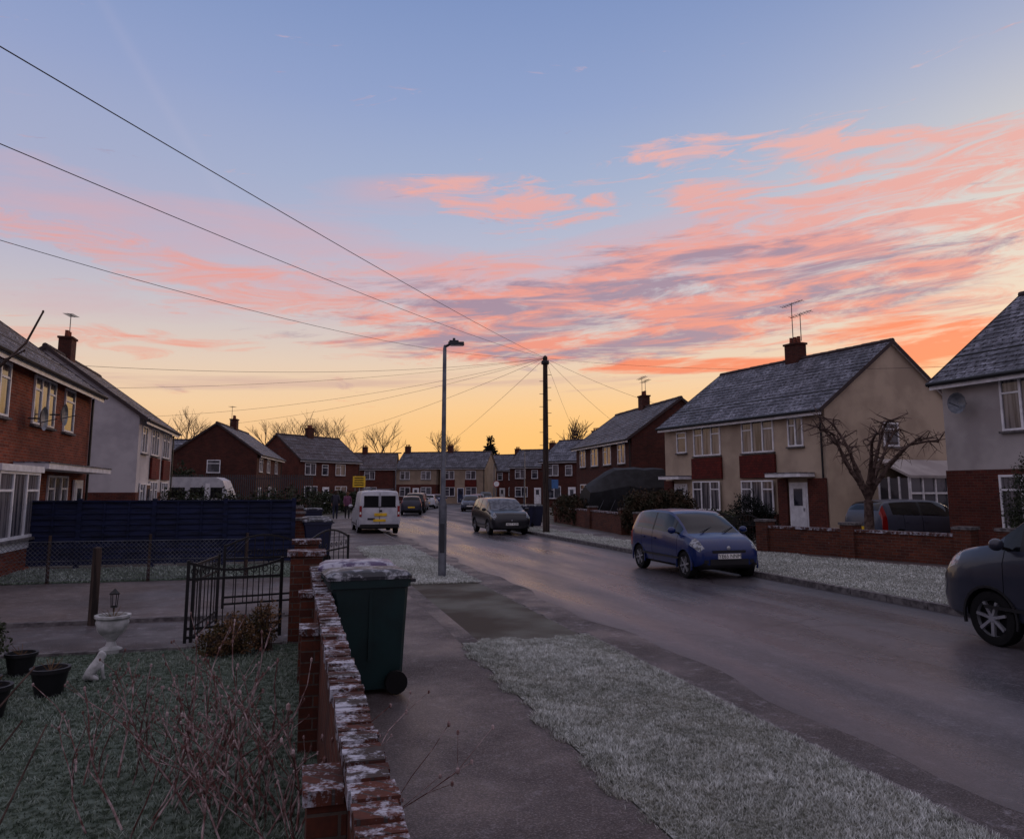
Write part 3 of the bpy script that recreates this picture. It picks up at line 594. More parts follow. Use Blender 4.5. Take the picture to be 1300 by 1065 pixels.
b.bx(-.16,.16,-.15,.15,7.28,7.42,darksteel); b.lathe((0,0,7.3),[(.18,0),(.18,.06),(.14,.08)],12,iron)
for k in range(16): z=2.6+k*.28; sd=1 if k%2 else -1; b.cyl((0,0,z),(sd*.26,0,z),.012,.012,5,iron)
b.bx(.1,.24,-.1,.1,1.8,2.3,darksteel); b.obj('pole',e)
def wire(p0,p1,sag,r=.009):
    cu=bpy.data.curves.new('telephone_wire','CURVE'); cu.dimensions='3D'; sp=cu.splines.new('POLY'); n=24; sp.points.add(n)
    for i in range(n+1):
        t=i/n; p=Vector(p0).lerp(Vector(p1),t); p.z-=sag*4*t*(1-t); sp.points[i].co=(*p,1)
    cu.bevel_depth=r; cu.bevel_resolution=1; cu.materials.append(wiremat); ob=bpy.data.objects.new('telephone_wire',cu); scn.collection.objects.link(ob)
for p,sg,r in (((-4.8,1.4,4.95),.16,.0055),((-5.85,3.0,4.83),.24,.005),((-8.4,8.4,5.4),.6,.005),(tuple(W(-6.6,24,5.3)),.4,.006),(tuple(W(-6.6,37,5.0)),.45,.006),(tuple(W(-6.6,27,5.0)),.3,.005),
    (tuple(W(-6.6,44.5,5.0)),.5,.006),((-20,62,4.9),.6,.007),((-14,112,5.2),.5,.008),
    ((9.3,35,5.0),.3,.006),((13.2,20.8,5.2),.3,.005),((5.0,56,5.0),.2,.006),((7.2,46,5.0),.2,.006)):
    wire(PT,p,sg,r)
e=E('road_sign',(-13.4,68,0),0); b=B(); b.cyl((-.35,0,-.1),(-.35,0,3.1),.035,.035,6,galv); b.cyl((.35,0,-.1),(.35,0,3.1),.035,.035,6,galv); b.bx(-.55,.55,-.06,-.036,2.05,3.0,plate_y)
for k in range(4): b.bx(-.4,.4,-.066,-.061,2.2+k*.2,2.28+k*.2,blackp)
b.obj('sign_board',e)
signw=mk('sign_white',C(210,210,210),.5)
e=E('speed_limit_sign',(-1.4,70,0)); b=B(); b.cyl((0,0,-.1),(0,0,2.6),.035,.035,6,galv); b.lathe((0,-.05,2.35),[(.3,.01),(.3,0),(.24,-.001)],20,taill,'y'); b.lathe((0,-.052,2.35),[(.24,0),(.001,-.001)],20,signw,'y'); b.obj('sign_board',e)
e=E('for_sale_sign',(2.3,52,0)); b=B(); b.beam((0,0,-.1),(0,0,2.6),.07,.07,signw); b.bx(.04,.8,-.02,.02,1.9,2.5,mk('sign_blue',C(70,110,160),.5)); b.obj('sign_board',e)
def wbin(loc,ang,bm,lm):
    e=E('wheelie_bin',loc,ang); b=B()
    def ring(w,d,z,y0=0): return [(-w/2,y0-d/2+.03,z),(-w/2+.03,y0-d/2,z),(w/2-.03,y0-d/2,z),(w/2,y0-d/2+.03,z),(w/2,y0+d/2-.03,z),(w/2-.03,y0+d/2,z),(-w/2+.03,y0+d/2,z),(-w/2,y0+d/2-.03,z)]
    rs=[ring(.44,.5,.04,.04),ring(.46,.53,.12,.04),ring(.5,.6,.5,.02),ring(.545,.68,.92,0),ring(.545,.68,.925,0),ring(.585,.72,.93,0),ring(.585,.72,1.0,0)]
    vs=[v for r in rs for v in r]; fs=[]
    for i in range(len(rs)-1):
        for k in range(8): fs.append((i*8+k,i*8+(k+1)%8,(i+1)*8+(k+1)%8,(i+1)*8+k))
    fs.append(tuple(range(8))[::-1]); b.add(vs,fs,bm)
    for x in (-.14,0,.14): b.beam((x,-.26,.2),(x,-.325,.85),.02,.02,bm)
    for sx in (-1,1): b.beam((sx*.255,.0,.3),(sx*.272,.0,.9),.012,.03,bm)
    b.obj('body',e,smooth=35)
    b=B(); rs=[ring(.6,.76,1.002,-.01),ring(.6,.76,1.03,-.01),ring(.54,.66,1.065,0),ring(.35,.4,1.08,0)]
    vs=[v for r in rs for v in r]; fs=[]
    for i in range(3):
        for k in range(8): fs.append((i*8+k,i*8+(k+1)%8,(i+1)*8+(k+1)%8,(i+1)*8+k))
    fs.append(tuple(range(24,32))); b.add(vs,fs,lm); b.cyl((-.24,.4,.98),(.24,.4,.98),.016,.016,8,lm)
    for x in (-.24,0,.24): b.beam((x,.33,.98),(x,.41,.98),.03,.03,lm)
    b.obj('lid',e,smooth=35)
    b=B()
    for x in (-.27,.27): b.cyl((x-.03,.24,.1),(x+.03,.24,.1),.1,.1,16,rubber)
    b.cyl((-.25,.24,.1),(.25,.24,.1),.014,.014,6,galv); b.obj('wheels',e)
teal=mk('bin_green',C(14,44,45),.45,.35,col2=C(12,35,36),sc=3,bump=.1,bsc=120); lidk=mk('bin_lid_frosted',C(34,36,42),.5,.4,frost=(.44,9,.5)); lidp=mk('bin_lid_heavily_frosted',C(74,60,92),.5,.4,frost=(.5,7,.6)); binb=mk('bin_navy',C(22,28,54),.45,.4)
o=W(.66,7.45); wbin(o,RD-90+4,teal,lidk)
o=W(.64,8.3); wbin(o,RD-90-3,teal,lidp)
o=W(.55,20.6); wbin(o,RD-90,binb,lidk)
o=W(.55,22.4); wbin(o,RD-85,binb,lidk)
o=W(.7,33); wbin(o,RD-90,binb,lidk)
o=W(10.9,36.8); wbin(o,RD+90,binb,lidk); o=W(11.5,37.0); wbin(o,RD+80,binb,lidk)
stone=mk('white_stone',C(190,190,190),.8,.2,col2=C(150,152,150),sc=9,bump=.3)
soil=mk('soil',C(40,32,28),.95)
b=B(); b.lathe((0,0,0),[(.0,0),(.12,0),(.12,.04),(.06,.07),(.045,.12),(.07,.16),(.15,.24),(.175,.33),(.165,.36),(.19,.385),(.19,.41),(.15,.41),(.14,.36),(.0,.35)],20,stone); b.lathe((0,0,.365),[(.142,0),(0,.02)],12,soil)
rr=random.Random(4)
for k in range(14): a=rr.uniform(0,6.28); b.cyl((0,0,.36),(math.cos(a)*.12,math.sin(a)*.12,.4+rr.uniform(.0,.1)),.004,.002,3,dryplant)
b.obj('stone_urn_planter',loc=(-4.5,8.95,0),smooth=40)
e=E('garden_lantern',(-4.62,9.2,0)); b=B(); b.cyl((0,0,0),(0,0,.45),.01,.01,6,iron); b.lathe((0,0,.45),[(.03,0),(.045,.01),(.04,.02)],8,iron)
for k in range(4): t=k*math.pi/2; b.cyl((.035*math.cos(t),.035*math.sin(t),.47),(.045*math.cos(t),.045*math.sin(t),.6),.005,.005,4,iron)
b.lathe((0,0,.6),[(.06,0),(.06,.012),(.01,.06),(0,.07)],8,iron); b.obj('lantern_body',e)
for (x,y,sc) in ((-4.12,7.15,1),(-4.2,6.45,1.05),(-4.6,7.0,.8),(-4.85,7.9,.9),(-4.3,6.05,.9)):
    b=B(); q=sc; b.lathe((0,0,0),[(0,0),(.11*q,0),(.15*q,.2*q),(.165*q,.2*q),(.165*q,.235*q),(.14*q,.235*q),(.135*q,.2*q),(0,.19*q)],18,blackp)
    b.lathe((0,0,.192*q),[(.134*q,0),(0,.01)],12,soil)
    rr=random.Random(int(x*100))
    for k in range(9): a=rr.uniform(0,6.28); b.cyl((0,0,.19*q),(math.cos(a)*.09,math.sin(a)*.09,.19*q+rr.uniform(.03,.12)),.004,.002,3,dryplant)
    b.obj('plant_pot',loc=(x,y,0),smooth=40)
def skin(name,verts,edges,rad,mat,loc,rz,parent=None,sub=1,root=0,scale=1):
    me=bpy.data.meshes.new(name); me.from_pydata(verts,edges,[]); ob=bpy.data.objects.new(name,me); scn.collection.objects.link(ob)
    me.materials.append(mat); md=ob.modifiers.new('skin','SKIN'); md.use_smooth_shade=True
    for i,r in enumerate(rad): me.skin_vertices[0].data[i].radius=(r,r)
    me.skin_vertices[0].data[root].use_root=True
    sb=ob.modifiers.new('sub','SUBSURF'); sb.levels=sub; sb.render_levels=sub
    ob.location=loc; ob.rotation_euler=(0,0,math.radians(rz)); ob.parent=parent; ob.scale=(scale,)*3; return ob
V=[(0,-.04,.07),(0,0,.13),(0,.04,.18),(0,.055,.225),(0,.07,.26),(0,.12,.25),(.03,.08,.15),(.035,.1,.02),(-.03,.08,.15),(-.035,.1,.02),(.05,-.02,.05),(.06,.06,.02),(-.05,-.02,.05),(-.06,.06,.02),(0,-.1,.03),(.03,.06,.3),(-.03,.06,.3),(.035,.125,.012),(-.035,.125,.012)]
Ed=[(0,1),(1,2),(2,3),(3,4),(4,5),(2,6),(6,7),(2,8),(8,9),(0,10),(10,11),(0,12),(12,13),(0,14),(4,15),(4,16),(7,17),(9,18)]
skin('dog_statue',V,Ed,[.065,.06,.052,.038,.042,.02,.022,.016,.022,.016,.04,.018,.04,.018,.012,.01,.01,.014,.014],stone,(-4.0,7.65,0),-60,scale=.9)
def mkperson(name,coat,trous,hair):
    m,nt,b=newmat(name); b.inputs['Roughness'].default_value=.85
    tc=nt.nodes.new('ShaderNodeTexCoord'); sp=nt.nodes.new('ShaderNodeSeparateXYZ'); nt.links.new(tc.outputs['Object'],sp.inputs[0])
    r=nt.nodes.new('ShaderNodeValToRGB'); r.color_ramp.interpolation='CONSTANT'; el=r.color_ramp.elements
    el[0].position=0; el[0].color=(.01,.01,.01,1); el[1].position=.045; el[1].color=trous
    for p,c in ((.42,coat),(.752,C(150,110,95)),(.785,hair)): x=el.new(p); x.color=c
    nt.links.new(mrange(nt,sp.outputs[2],0,2,0,1),r.inputs[0]); nt.links.new(r.outputs[0],b.inputs['Base Color']); return m
skinm=mk('skin',C(176,128,108),.6)
def person(loc,rz,coat,trous,hair,sc=1.0,ph=1):
    e=E('pedestrian',loc,rz); e.scale=(sc,)*3
    m=mkperson('clothing',coat,trous,hair)
    V=[(0,0,.96),(0,0,1.15),(0,.01,1.36),(0,.02,1.5),(0,.035,1.57),(0,.04,1.65),(.17,0,1.41),(.23,-.06*ph,1.16),(.22,.08*ph,.95),(-.17,0,1.41),(-.23,.06*ph,1.16),(-.22,.16*ph,.96),
       (.09,0,.88),(.1,.16*ph,.52),(.1,.1*ph,.1),(.1,.24*ph,.04),(-.09,0,.88),(-.1,-.02*ph,.5),(-.1,-.24*ph,.14),(-.1,-.14*ph,.04)]
    Ed=[(0,1),(1,2),(2,3),(3,4),(4,5),(2,6),(6,7),(7,8),(2,9),(9,10),(10,11),(0,12),(12,13),(13,14),(14,15),(0,16),(16,17),(17,18),(18,19)]
    skin('body',V,Ed,[.16,.145,.15,.055,.085,.09,.075,.055,.04,.075,.055,.04,.105,.072,.05,.04,.105,.072,.05,.04],m,(0,0,0),0,parent=e,sub=2)
    for sx,y in ((1,.08*ph),(-1,.16*ph)):
        x=sx*.22; z=.95; HV=[(x,y,z),(x,y+.01,z-.06)];HE=[(0,1)];HR=[.026,.03]
        for k,(oy,l) in enumerate(((-.03,.06),(-.01,.075),(.01,.08),(.03,.07))):
            i=len(HV); HV+=[(x,y+.01+oy,z-.085),(x-sx*.006,y+.015+oy,z-.085-l*.55),(x-sx*.015,y+.02+oy,z-.085-l)]; HE+=[(1,i),(i,i+1),(i+1,i+2)]; HR+=[.011,.009,.007]
        i=len(HV); HV+=[(x-sx*.01,y+.045,z-.06),(x-sx*.012,y+.055,z-.095)]; HE+=[(1,i),(i,i+1)]; HR+=[.011,.008]
        skin('hand',HV,HE,HR,skinm,(0,0,0),0,parent=e,sub=1)
    b=B(); hm=mk('hair',hair,.8); b.ell((0,.025,1.645),(.098,.11,.115),hm,12,8); b.ell((0,-.035,1.57),(.08,.06,.1),hm,10,6); b.obj('hair',e,smooth=60)
person((-11.0,48.5,0),14,C(44,44,58),C(30,34,56),C(50,34,26),1.02,1)
person((-10.4,49.2,0),16,C(110,66,92),C(26,26,30),C(90,60,40),.96,-1)
# ------------------------------------------------------------ vehicles
def pchip(x,y,xi):
    x=np.array(x,float);y=np.array(y,float);h=np.diff(x);d=np.diff(y)/h;m=np.zeros(len(x));m[0]=d[0];m[-1]=d[-1]
    for i in range(1,len(x)-1):
        if d[i-1]*d[i]>0: w1=2*h[i]+h[i-1];w2=h[i]+2*h[i-1];m[i]=(w1+w2)/(w1/d[i-1]+w2/d[i])
    k=np.clip(np.searchsorted(x,xi,side='right')-1,0,len(h)-1);t=(xi-x[k])/h[k]
    return (2*t**3-3*t**2+1)*y[k]+(t**3-2*t**2+t)*h[k]*m[k]+(-2*t**3+3*t**2)*y[k+1]+(t**3-t**2)*h[k]*m[k+1]
HATCH=dict(keys=[(-1.715,.40,.60,.70,.58,.72,.56),(-1.695,.30,.72,.90,.68,.93,.64),(-1.64,.25,.78,.98,.72,1.10,.64),(-1.52,.22,.80,1.0,.75,1.31,.60),(-1.38,.21,.81,1.0,.76,1.39,.59),
 (-.6,.2,.815,.98,.77,1.44,.6),(.1,.2,.815,.955,.77,1.43,.6),(.38,.2,.815,.94,.765,1.37,.6),(.80,.2,.815,.93,.755,1.14,.62),(1.12,.2,.81,.91,.74,.94,.66),(1.40,.2,.80,.83,.71,.865,.62),
 (1.58,.21,.77,.75,.68,.78,.6),(1.67,.24,.72,.67,.64,.69,.58),(1.70,.27,.67,.63,.6,.64,.55),(1.715,.31,.62,.59,.56,.60,.5)],
 ws=(.38,1.10),rw=(-1.63,-1.40),side=(-1.3,.93),pill=[(-.42,-.34),(.60,.66)],seams=[-.98,.0-.38,.86],hl=(1.40,1.69),tl=(-1.66,-1.5),ax=(-1.12,1.18),rwh=.29,hood=1.12)
MPV=dict(keys=[(-2.1,.45,.70,.85,.68,.88,.64),(-2.08,.32,.80,1.0,.76,1.04,.72),(-2.02,.26,.85,1.08,.8,1.25,.72),(-1.9,.24,.87,1.1,.82,1.52,.66),(-1.75,.24,.88,1.1,.83,1.6,.64),
 (-.7,.23,.885,1.09,.835,1.65,.65),(.2,.23,.885,1.06,.83,1.63,.65),(.55,.23,.885,1.05,.825,1.57,.66),(.95,.23,.885,1.04,.82,1.33,.7),(1.3,.23,.88,1.03,.80,1.10,.74),(1.7,.23,.87,.98,.78,1.03,.70),
 (1.92,.24,.84,.90,.75,.95,.68),(2.03,.26,.79,.80,.70,.84,.64),(2.08,.29,.74,.72,.66,.75,.6),(2.1,.33,.68,.66,.62,.67,.56)],
 ws=(.55,1.28),rw=(-2.03,-1.8),side=(-1.65,1.1),pill=[(-.42,-.32),(-1.2,-1.12),(.78,.84)],seams=[-1.1,-.1,1.05],hl=(1.74,2.05),tl=(-2.03,-1.85),ax=(-1.25,1.28),rwh=.33,hood=1.3)
VAN=dict(keys=[(-2.2,.36,.84,1.05,.82,1.76,.70),(-2.18,.28,.87,1.1,.85,1.80,.74),(-2.1,.25,.885,1.1,.86,1.83,.76),(-1,.24,.89,1.1,.865,1.85,.77),(.2,.24,.89,1.1,.865,1.84,.76),(.7,.24,.89,1.08,.86,1.75,.74),
 (1.1,.24,.89,1.06,.85,1.42,.76),(1.4,.24,.885,1.05,.83,1.13,.78),(1.8,.25,.87,.98,.8,1.02,.74),(2.05,.27,.82,.86,.74,.9,.68),(2.15,.32,.76,.72,.68,.74,.6),(2.2,.36,.7,.62,.62,.64,.54)],
 ws=(.7,1.38),rw=(9,9),side=(.25,1.2),pill=[(.85,.9)],seams=[-1.0,.15,1.15],hl=(1.85,2.1),tl=(-9,-9),ax=(-1.35,1.4),rwh=.31,hood=1.4)
def car(name,loc,ang,S,pm,k=(1,1,1),ptext=None,frostglass=False,archblack=False,sixspoke=6):
    e=E(name,loc,ang); K=np.array(S['keys']); x=K[:,0]
    xs=set(np.round(np.arange(x[0],x[-1],.07),3)); xs|=set(np.round(x,3))
    for q in S['seams']: xs|={round(q,3),round(q+.012,3)}
    for a,c in S['pill']+[S['ws'],S['rw'],S['side'],S['hl'],S['tl']]:
        for v in (a,c):
            if x[0]<v<x[-1]: xs.add(round(v,3))
    xs=np.array(sorted(xs)); keep=[0]
    for i in range(1,len(xs)):
        if xs[i]-xs[keep[-1]]>.008: keep.append(i)
    xs=xs[keep]
    cols=[pchip(x,K[:,j],xs) for j in range(1,7)]
    mats=[pm,cglass,blackp,seam,headl,taill,cglassf]; verts=[];faces=[];mi=[]; NR=18
    for i,xx in enumerate(xs):
        zb,w,zt,wb,zr,wr=[c[i] for c in cols]; lp=lambda a,b,t:a+(b-a)*t
        half=[(0,zb),(.80*w,zb),(.95*w,zb+.07),(w,zb+.42*(zt-zb)),(.985*w,zt-.17*(zt-zb)),(wb,zt),(lp(wb,wr,.88),lp(zt,zr,.86)),(wr*.95,lp(zt,zr,.955)),(wr*.6,zr),(0,zr+.014)]
        ring=half+[(-y,z) for y,z in half[-2:0:-1]]
        for y,z in ring: verts.append((xx*k[0],y*k[1],z*k[2]))
    for i in range(len(xs)-1):
        xm=(xs[i]+xs[i+1])/2; issm=any(q<xm<q+.0125 for q in S['seams'])
        for j in range(NR):
            s=j if j<9 else 17-j
            faces.append((i*NR+j,(i+1)*NR+j,(i+1)*NR+(j+1)%NR,i*NR+(j+1)%NR)); m=0
            if s<=1: m=2
            elif s<=4:
                if issm: m=3
                elif s==4 and S['hl'][0]<xm<S['hl'][1]: m=4
                elif s>=3 and S['tl'][0]<xm<S['tl'][1]: m=5
            elif s==5:
                if S['side'][0]<xm<S['side'][1]: m=2 if any(a<xm<c for a,c in S['pill']) else 1
                elif xm>S['hood']: m=4 if (S['hl'][0]<xm<S['hl'][1]) else 0
                elif S['tl'][0]<xm<S['tl'][1]: m=5
            elif s>=7:
                if S['ws'][0]<xm<S['ws'][1]: m=6 if frostglass else 1
                elif S['rw'][0]<xm<S['rw'][1]: m=1
            mi.append(m)
    n=len(xs); faces.append(tuple(range(NR))); mi.append(0); faces.append(tuple(range((n-1)*NR,n*NR))[::-1]); mi.append(0)
    me=bpy.data.meshes.new('body'); me.from_pydata(verts,[],faces)
    for m in mats: me.materials.append(m)
    me.polygons.foreach_set('material_index',mi); me.update()
    bm=bmesh.new(); bm.from_mesh(me); bmesh.ops.recalc_face_normals(bm,faces=bm.faces); bm.to_mesh(me); bm.free()
    ob=bpy.data.objects.new('body',me); scn.collection.objects.link(ob)
    rw=S['rwh']; W2=K[:,2].max()*k[1]; cb=B()
    for m in mats: cb.mats.append(m)
    for ax in S['ax']:
        for sg in (1,-1): cb.cyl((ax*k[0],sg*(W2-.3),rw),(ax*k[0],sg*(W2+.15),rw),rw+.045,rw+.045,28,blackp)
    cut=cb.obj('cut'); cme=cut.data
    bm=bmesh.new(); bm.from_mesh(cme); bmesh.ops.recalc_face_normals(bm,faces=bm.faces); bm.to_mesh(cme); bm.free()
    md=ob.modifiers.new('b','BOOLEAN'); md.operation='DIFFERENCE'; md.object=cut; md.solver='EXACT'
    dg=bpy.context.evaluated_depsgraph_get(); dg.update(); nm=bpy.data.meshes.new_from_object(ob.evaluated_get(dg))
    ob.modifiers.clear()
    if len(nm.vertices)>200: ob.data=nm
    bpy.data.objects.remove(cut)
    ob.data.polygons.foreach_set('use_smooth',[True]*len(ob.data.polygons)); ob.data.set_sharp_from_angle(angle=math.radians(32)); ob.parent=e
    for ax in S['ax']:
        for sg in (1,-1):
            b=B(); y=sg*(W2-.02); t=.19; X=ax*k[0]
            prof=[(rw*.62,-t),(rw*.9,-t),(rw,-t+.03),(rw,-.03),(rw*.97,-.008),(rw*.78,0),(rw*.66,-.01),(rw*.64,-.05),(rw*.6,-.09),(.001,-.1)]
            b.lathe((X,y,rw),[(r,h*sg) for r,h in prof[:7]],32,rubber,'y'); b.lathe((X,y,rw),[(r,h*sg) for r,h in prof[6:8]],32,alloy,'y'); b.lathe((X,y,rw),[(r,h*sg) for r,h in prof[7:]],24,blackp,'y')
            for q in range(sixspoke):
                a=q*2*math.pi/sixspoke+.2; c,s_=math.cos(a),math.sin(a); yy=y-sg*.03
                b.beam((X+c*.04,yy,rw+s_*.04),(X+c*rw*.65,yy+sg*.012,rw+s_*rw*.65),.045,.035,alloy)
            b.cyl((X,y-sg*.08,rw),(X,y-sg*.005,rw),.05,.04,12,alloy)
            for q in range(15):
                a0=math.pi*(-.08+1.16*q/15);a1=math.pi*(-.08+1.16*(q+1)/15); r=rw+.052
                b.beam((X+r*math.cos(a0),sg*(W2-.012),rw+r*math.sin(a0)),(X+r*math.cos(a1),sg*(W2-.012),rw+r*math.sin(a1)),.03,.03,blackp if archblack else pm)
            b.obj('wheel',e,smooth=40)
    xf=x[-1]*k[0]; xr=x[0]*k[0]; b=B(); z=k[2]
    b.bx(xf-.04,xf+.012,-.46,.46,.31*z,.43*z,blackp); b.bx(xf-.04,xf+.008,-.40,.40,.56*z,.615*z,blackp)
    b.bx(xf-.04,xf+.03,-.27,.27,.44*z,.545*z,plate_w)
    for sg in (1,-1): b.bx(xf-.06,xf+.006,min(sg*.5,sg*.6),max(sg*.5,sg*.6),.35*z,.42*z,blackp)
    b.ell((xf-.015,0,.655*z),(.02,.05,.05),alloy)
    b.bx(xr-.03,xr+.02,-.26,.26,.55*z,.65*z,plate_y)
    xm=S['hood']-.28
    for sg in (1,-1):
        zz=float(pchip(x,K[:,3],np.array([xm]))[0])*z; b.ell((xm*k[0],sg*(W2+.09),zz+.08),(.07,.1,.075),pm,12,8); b.beam((xm*k[0],sg*(W2-.08),zz+.02),(xm*k[0],sg*(W2+.05),zz+.05),.06,.03,blackp)
        for q in S['seams'][:-1]: b.bx(q*k[0]+.06,q*k[0]+.2,min(sg*(W2-.03),sg*(W2+.012)),max(sg*(W2-.03),sg*(W2+.012)),zz-.16,zz-.125,pm)
        b.beam((x[0]*k[0]+.75,sg*(W2+.002),.42*z),(x[-1]*k[0]-.75,sg*(W2+.002),.42*z),.012,.04,blackp)
    xw=S['hood']*k[0]
    for y0 in (-.35,.2): b.beam((xw-.0,y0*k[1],.99*K[-6][5]*z+.04),(xw-.2,(y0+.38)*k[1],.99*K[-6][5]*z+.14),.015,.012,blackp)
    b.obj('trim',e,smooth=40)
    if ptext:
        cu=bpy.data.curves.new('plate_text','FONT'); cu.body=ptext; cu.size=.115; cu.align_x='CENTER'; cu.align_y='CENTER'; cu.materials.append(seam)
        t=bpy.data.objects.new('plate_text',cu); scn.collection.objects.link(t); t.parent=e; t.location=(xf+.034,0,.492*z); t.rotation_euler=(math.pi/2,0,math.pi/2)
    return e
pblue=paint('paint_blue',C(4,30,84),metal=0,coat=.4); pblack=paint('paint_black',C(24,26,32)); pgrey=paint('paint_dark_grey',C(44,47,60)); psilver=paint('paint_silver',C(112,116,124)); pwhite=mk('paint_white',C(200,202,208),.4,.5,coat=.3,col2=C(180,182,190),sc=3)
pdg=paint('paint_graphite',C(66,72,88),.4,.0,.3); pred=paint('paint_red',C(110,22,26))
FA=RD-90
o=W(9.02,16.75); car('hatchback_car',(o.x,o.y,-.1),FA,HATCH,pblue,ptext='YE65 NNM')
o=W(8.85,34.0); car('estate_car',(o.x,o.y,-.1),FA,MPV,pblack,k=(1.0,1.0,.95),frostglass=True,ptext='AB17 KLM')
o=W(9.2,6.6); car('suv_car',(o.x,o.y,-.1),FA+180,MPV,pgrey,k=(1.0,1.0,1.12),archblack=True,sixspoke=7)
car('hatchback_car',(13.0,25.3,0),RD+2,HATCH,pdg,k=(1.2,1.05,1.04))
for (x,y,an,pm,S) in ((-7.9,61,98,pgrey,HATCH),(-8.9,74,92,psilver,MPV),(-4.2,78,-90,pblack,HATCH),(-3.9,90,-88,psilver,HATCH),(-8.4,88,90,pblue,HATCH),(-3.4,100,-86,pgrey,MPV),(-8.3,67,95,pblack,MPV),(-8.6,81,90,pwhite,HATCH),(-4.0,84,-90,pred,HATCH),(-10.8,94,80,psilver,HATCH),(-3.7,71,-92,pdg,HATCH)):
    car('parked_car',(x,y,-.1),an,S,pm)
o=W(3.4,35.3); v=car('white_van',(o.x,o.y,-.06),FA+180,VAN,pwhite)
b=B(); xr=-2.2
for y0,y1 in ((-.66,-.05),(.05,.66)): b.bx(xr-.02,xr+.02,y0,y1,1.18,1.62,cglass); b.bx(xr-.012,xr+.01,y0-.03,y1+.03,1.14,1.18,seam)
b.bx(xr-.014,xr+.01,-.008,.008,.42,1.74,seam); b.bx(xr-.05,xr+.03,-.8,.8,.3,.44,blackp); b.bx(xr-.03,xr+.02,-.1,.02,.95,1.03,blackp)
for sg in (1,-1): b.bx(xr-.02,xr+.08,min(sg*.74,sg*.845),max(sg*.74,sg*.845),.75,1.2,taill); b.bx(xr-.022,xr+.06,min(sg*.76,sg*.83),max(sg*.76,sg*.83),.85,.95,plate_w)
b.bx(xr-.035,xr+.02,-.3,.22,.78,.9,plate_y); b.bx(xr-.02,xr+.02,.2,.5,.62,.7,pblack)
for y in (-.6,.6): b.beam((-1.6,y,1.9),(.3,y,1.9),.03,.03,galv)
for xx in (-1.5,-.6,.2): b.beam((xx,-.66,1.9),(xx,.66,1.9),.03,.03,galv)
b.cyl((-1.7,.35,1.94),(.5,.35,1.94),.05,.05,8,galv); b.obj('rear_doors_and_roof_rack',v)
e=E('touring_caravan',(-18.7,46.3,0),8); b=B(); pr=[(-1.9,.45),(1.8,.45),(2.05,.9),(1.95,1.5),(1.6,2.35),(1.2,2.55),(-1.5,2.55),(-1.9,2.3),(-2.05,1.4),(-2.0,.8)]
n=len(pr); b.add([(x,-1.05,z) for x,z in pr]+[(x,1.05,z) for x,z in pr],[tuple(range(n)),tuple(range(2*n-1,n-1,-1))]+[(i,(i+1)%n,n+(i+1)%n,n+i)[::-1] for i in range(n)],pwhite)
for x0,x1 in ((-1.5,-.5),(-.2,.6),(.95,1.6)): b.bx(x0,x1,-1.075,-1.05,1.35,1.95,cglass)
b.bx(-1.8,1.8,-1.062,-1.051,1.0,1.12,psilver); b.cyl((0,-1.1,.32),(0,-.85,.32),.32,.32,20,rubber); b.cyl((0,-1.11,.32),(0,-1.0,.32),.18,.18,16,alloy); b.beam((2,0,.5),(3,0,.5),.08,.08,galv); b.bx(.65,.9,-1.07,-1.051,.6,2.2,upvc); b.obj('caravan_body',e)
tarp=mk('black_tarpaulin',C(20,21,25),.65,.3,col2=C(34,35,40),sc=3,bump=.6,bsc=5)
b=B(); vs=[];fs=[];n=8; rr=random.Random(2)
for i in range(n+1):
    t=i/n; x=-2.1+4.2*t; hh=2.0+1.0*min(1,t/.35)
    for j,(y,z) in enumerate(((-1.05,.5),(-1.15,1.2),(-1.12,1.75*.6+hh*.3),(-.5,hh-.12),(0,hh),(.5,hh-.12),(1.12,1.75*.6+hh*.3),(1.15,1.2),(1.05,.5))):
        vs.append((x+rr.uniform(-.05,.05),y+rr.uniform(-.06,.06),z+rr.uniform(-.06,.06)))
for i in range(n):
    for j in range(8): fs.append((i*9+j,i*9+j+1,(i+1)*9+j+1,(i+1)*9+j))
fs+= [tuple(range(9)),tuple(range(n*9,n*9+9))[::-1]]; b.add(vs,fs,tarp)
for sg in (-1,1): b.cyl((0,sg*1.1,.3),(0,sg*.9,.3),.3,.3,16,rubber)
for xx in (-1.8,-1.2,-.6,0,.6,1.2): b.beam((xx,-1.2,.5),(xx+.4,-1.19,1.3),.02,.02,galv)
b.obj('tarpaulin_covered_trailer',loc=(5.9,41.0,0),rz=8,smooth=22)
# ------------------------------------------------------------ sky
wd=bpy.data.worlds.new('World'); scn.world=wd; wd.use_nodes=True; nt=wd.node_tree; bgn=nt.nodes['Background']
try: wd.cycles.sampling_method='NONE'
except Exception as ex: print(ex)
tc=nt.nodes.new('ShaderNodeTexCoord'); vn=nt.nodes.new('ShaderNodeVectorMath'); vn.operation='NORMALIZE'; nt.links.new(tc.outputs['Generated'],vn.inputs[0])
sp=nt.nodes.new('ShaderNodeSeparateXYZ'); nt.links.new(vn.outputs[0],sp.inputs[0])
mm=lambda op,a,b=None,c=None,clamp=False: nmath(nt,op,a,b,c,clamp)
az=mm('MULTIPLY',mm('ARCTAN2',sp.outputs[0],sp.outputs[1]),57.2958); el=mm('MULTIPLY',mm('ARCSINE',sp.outputs[2]),57.2958)
def ramp(src,stops):
    r=nt.nodes.new('ShaderNodeValToRGB'); e=r.color_ramp.elements
    e[0].position=stops[0][0]; e[0].color=stops[0][1]; e[1].position=stops[-1][0]; e[1].color=stops[-1][1]
    for p,c in stops[1:-1]: q=e.new(p); q.color=c
    nt.links.new(src,r.inputs[0]); return r.outputs[0]
eln=mm('DIVIDE',el,60,clamp=True)
def sc_(c,k): return (c[0]*k,c[1]*k,c[2]*k,1)
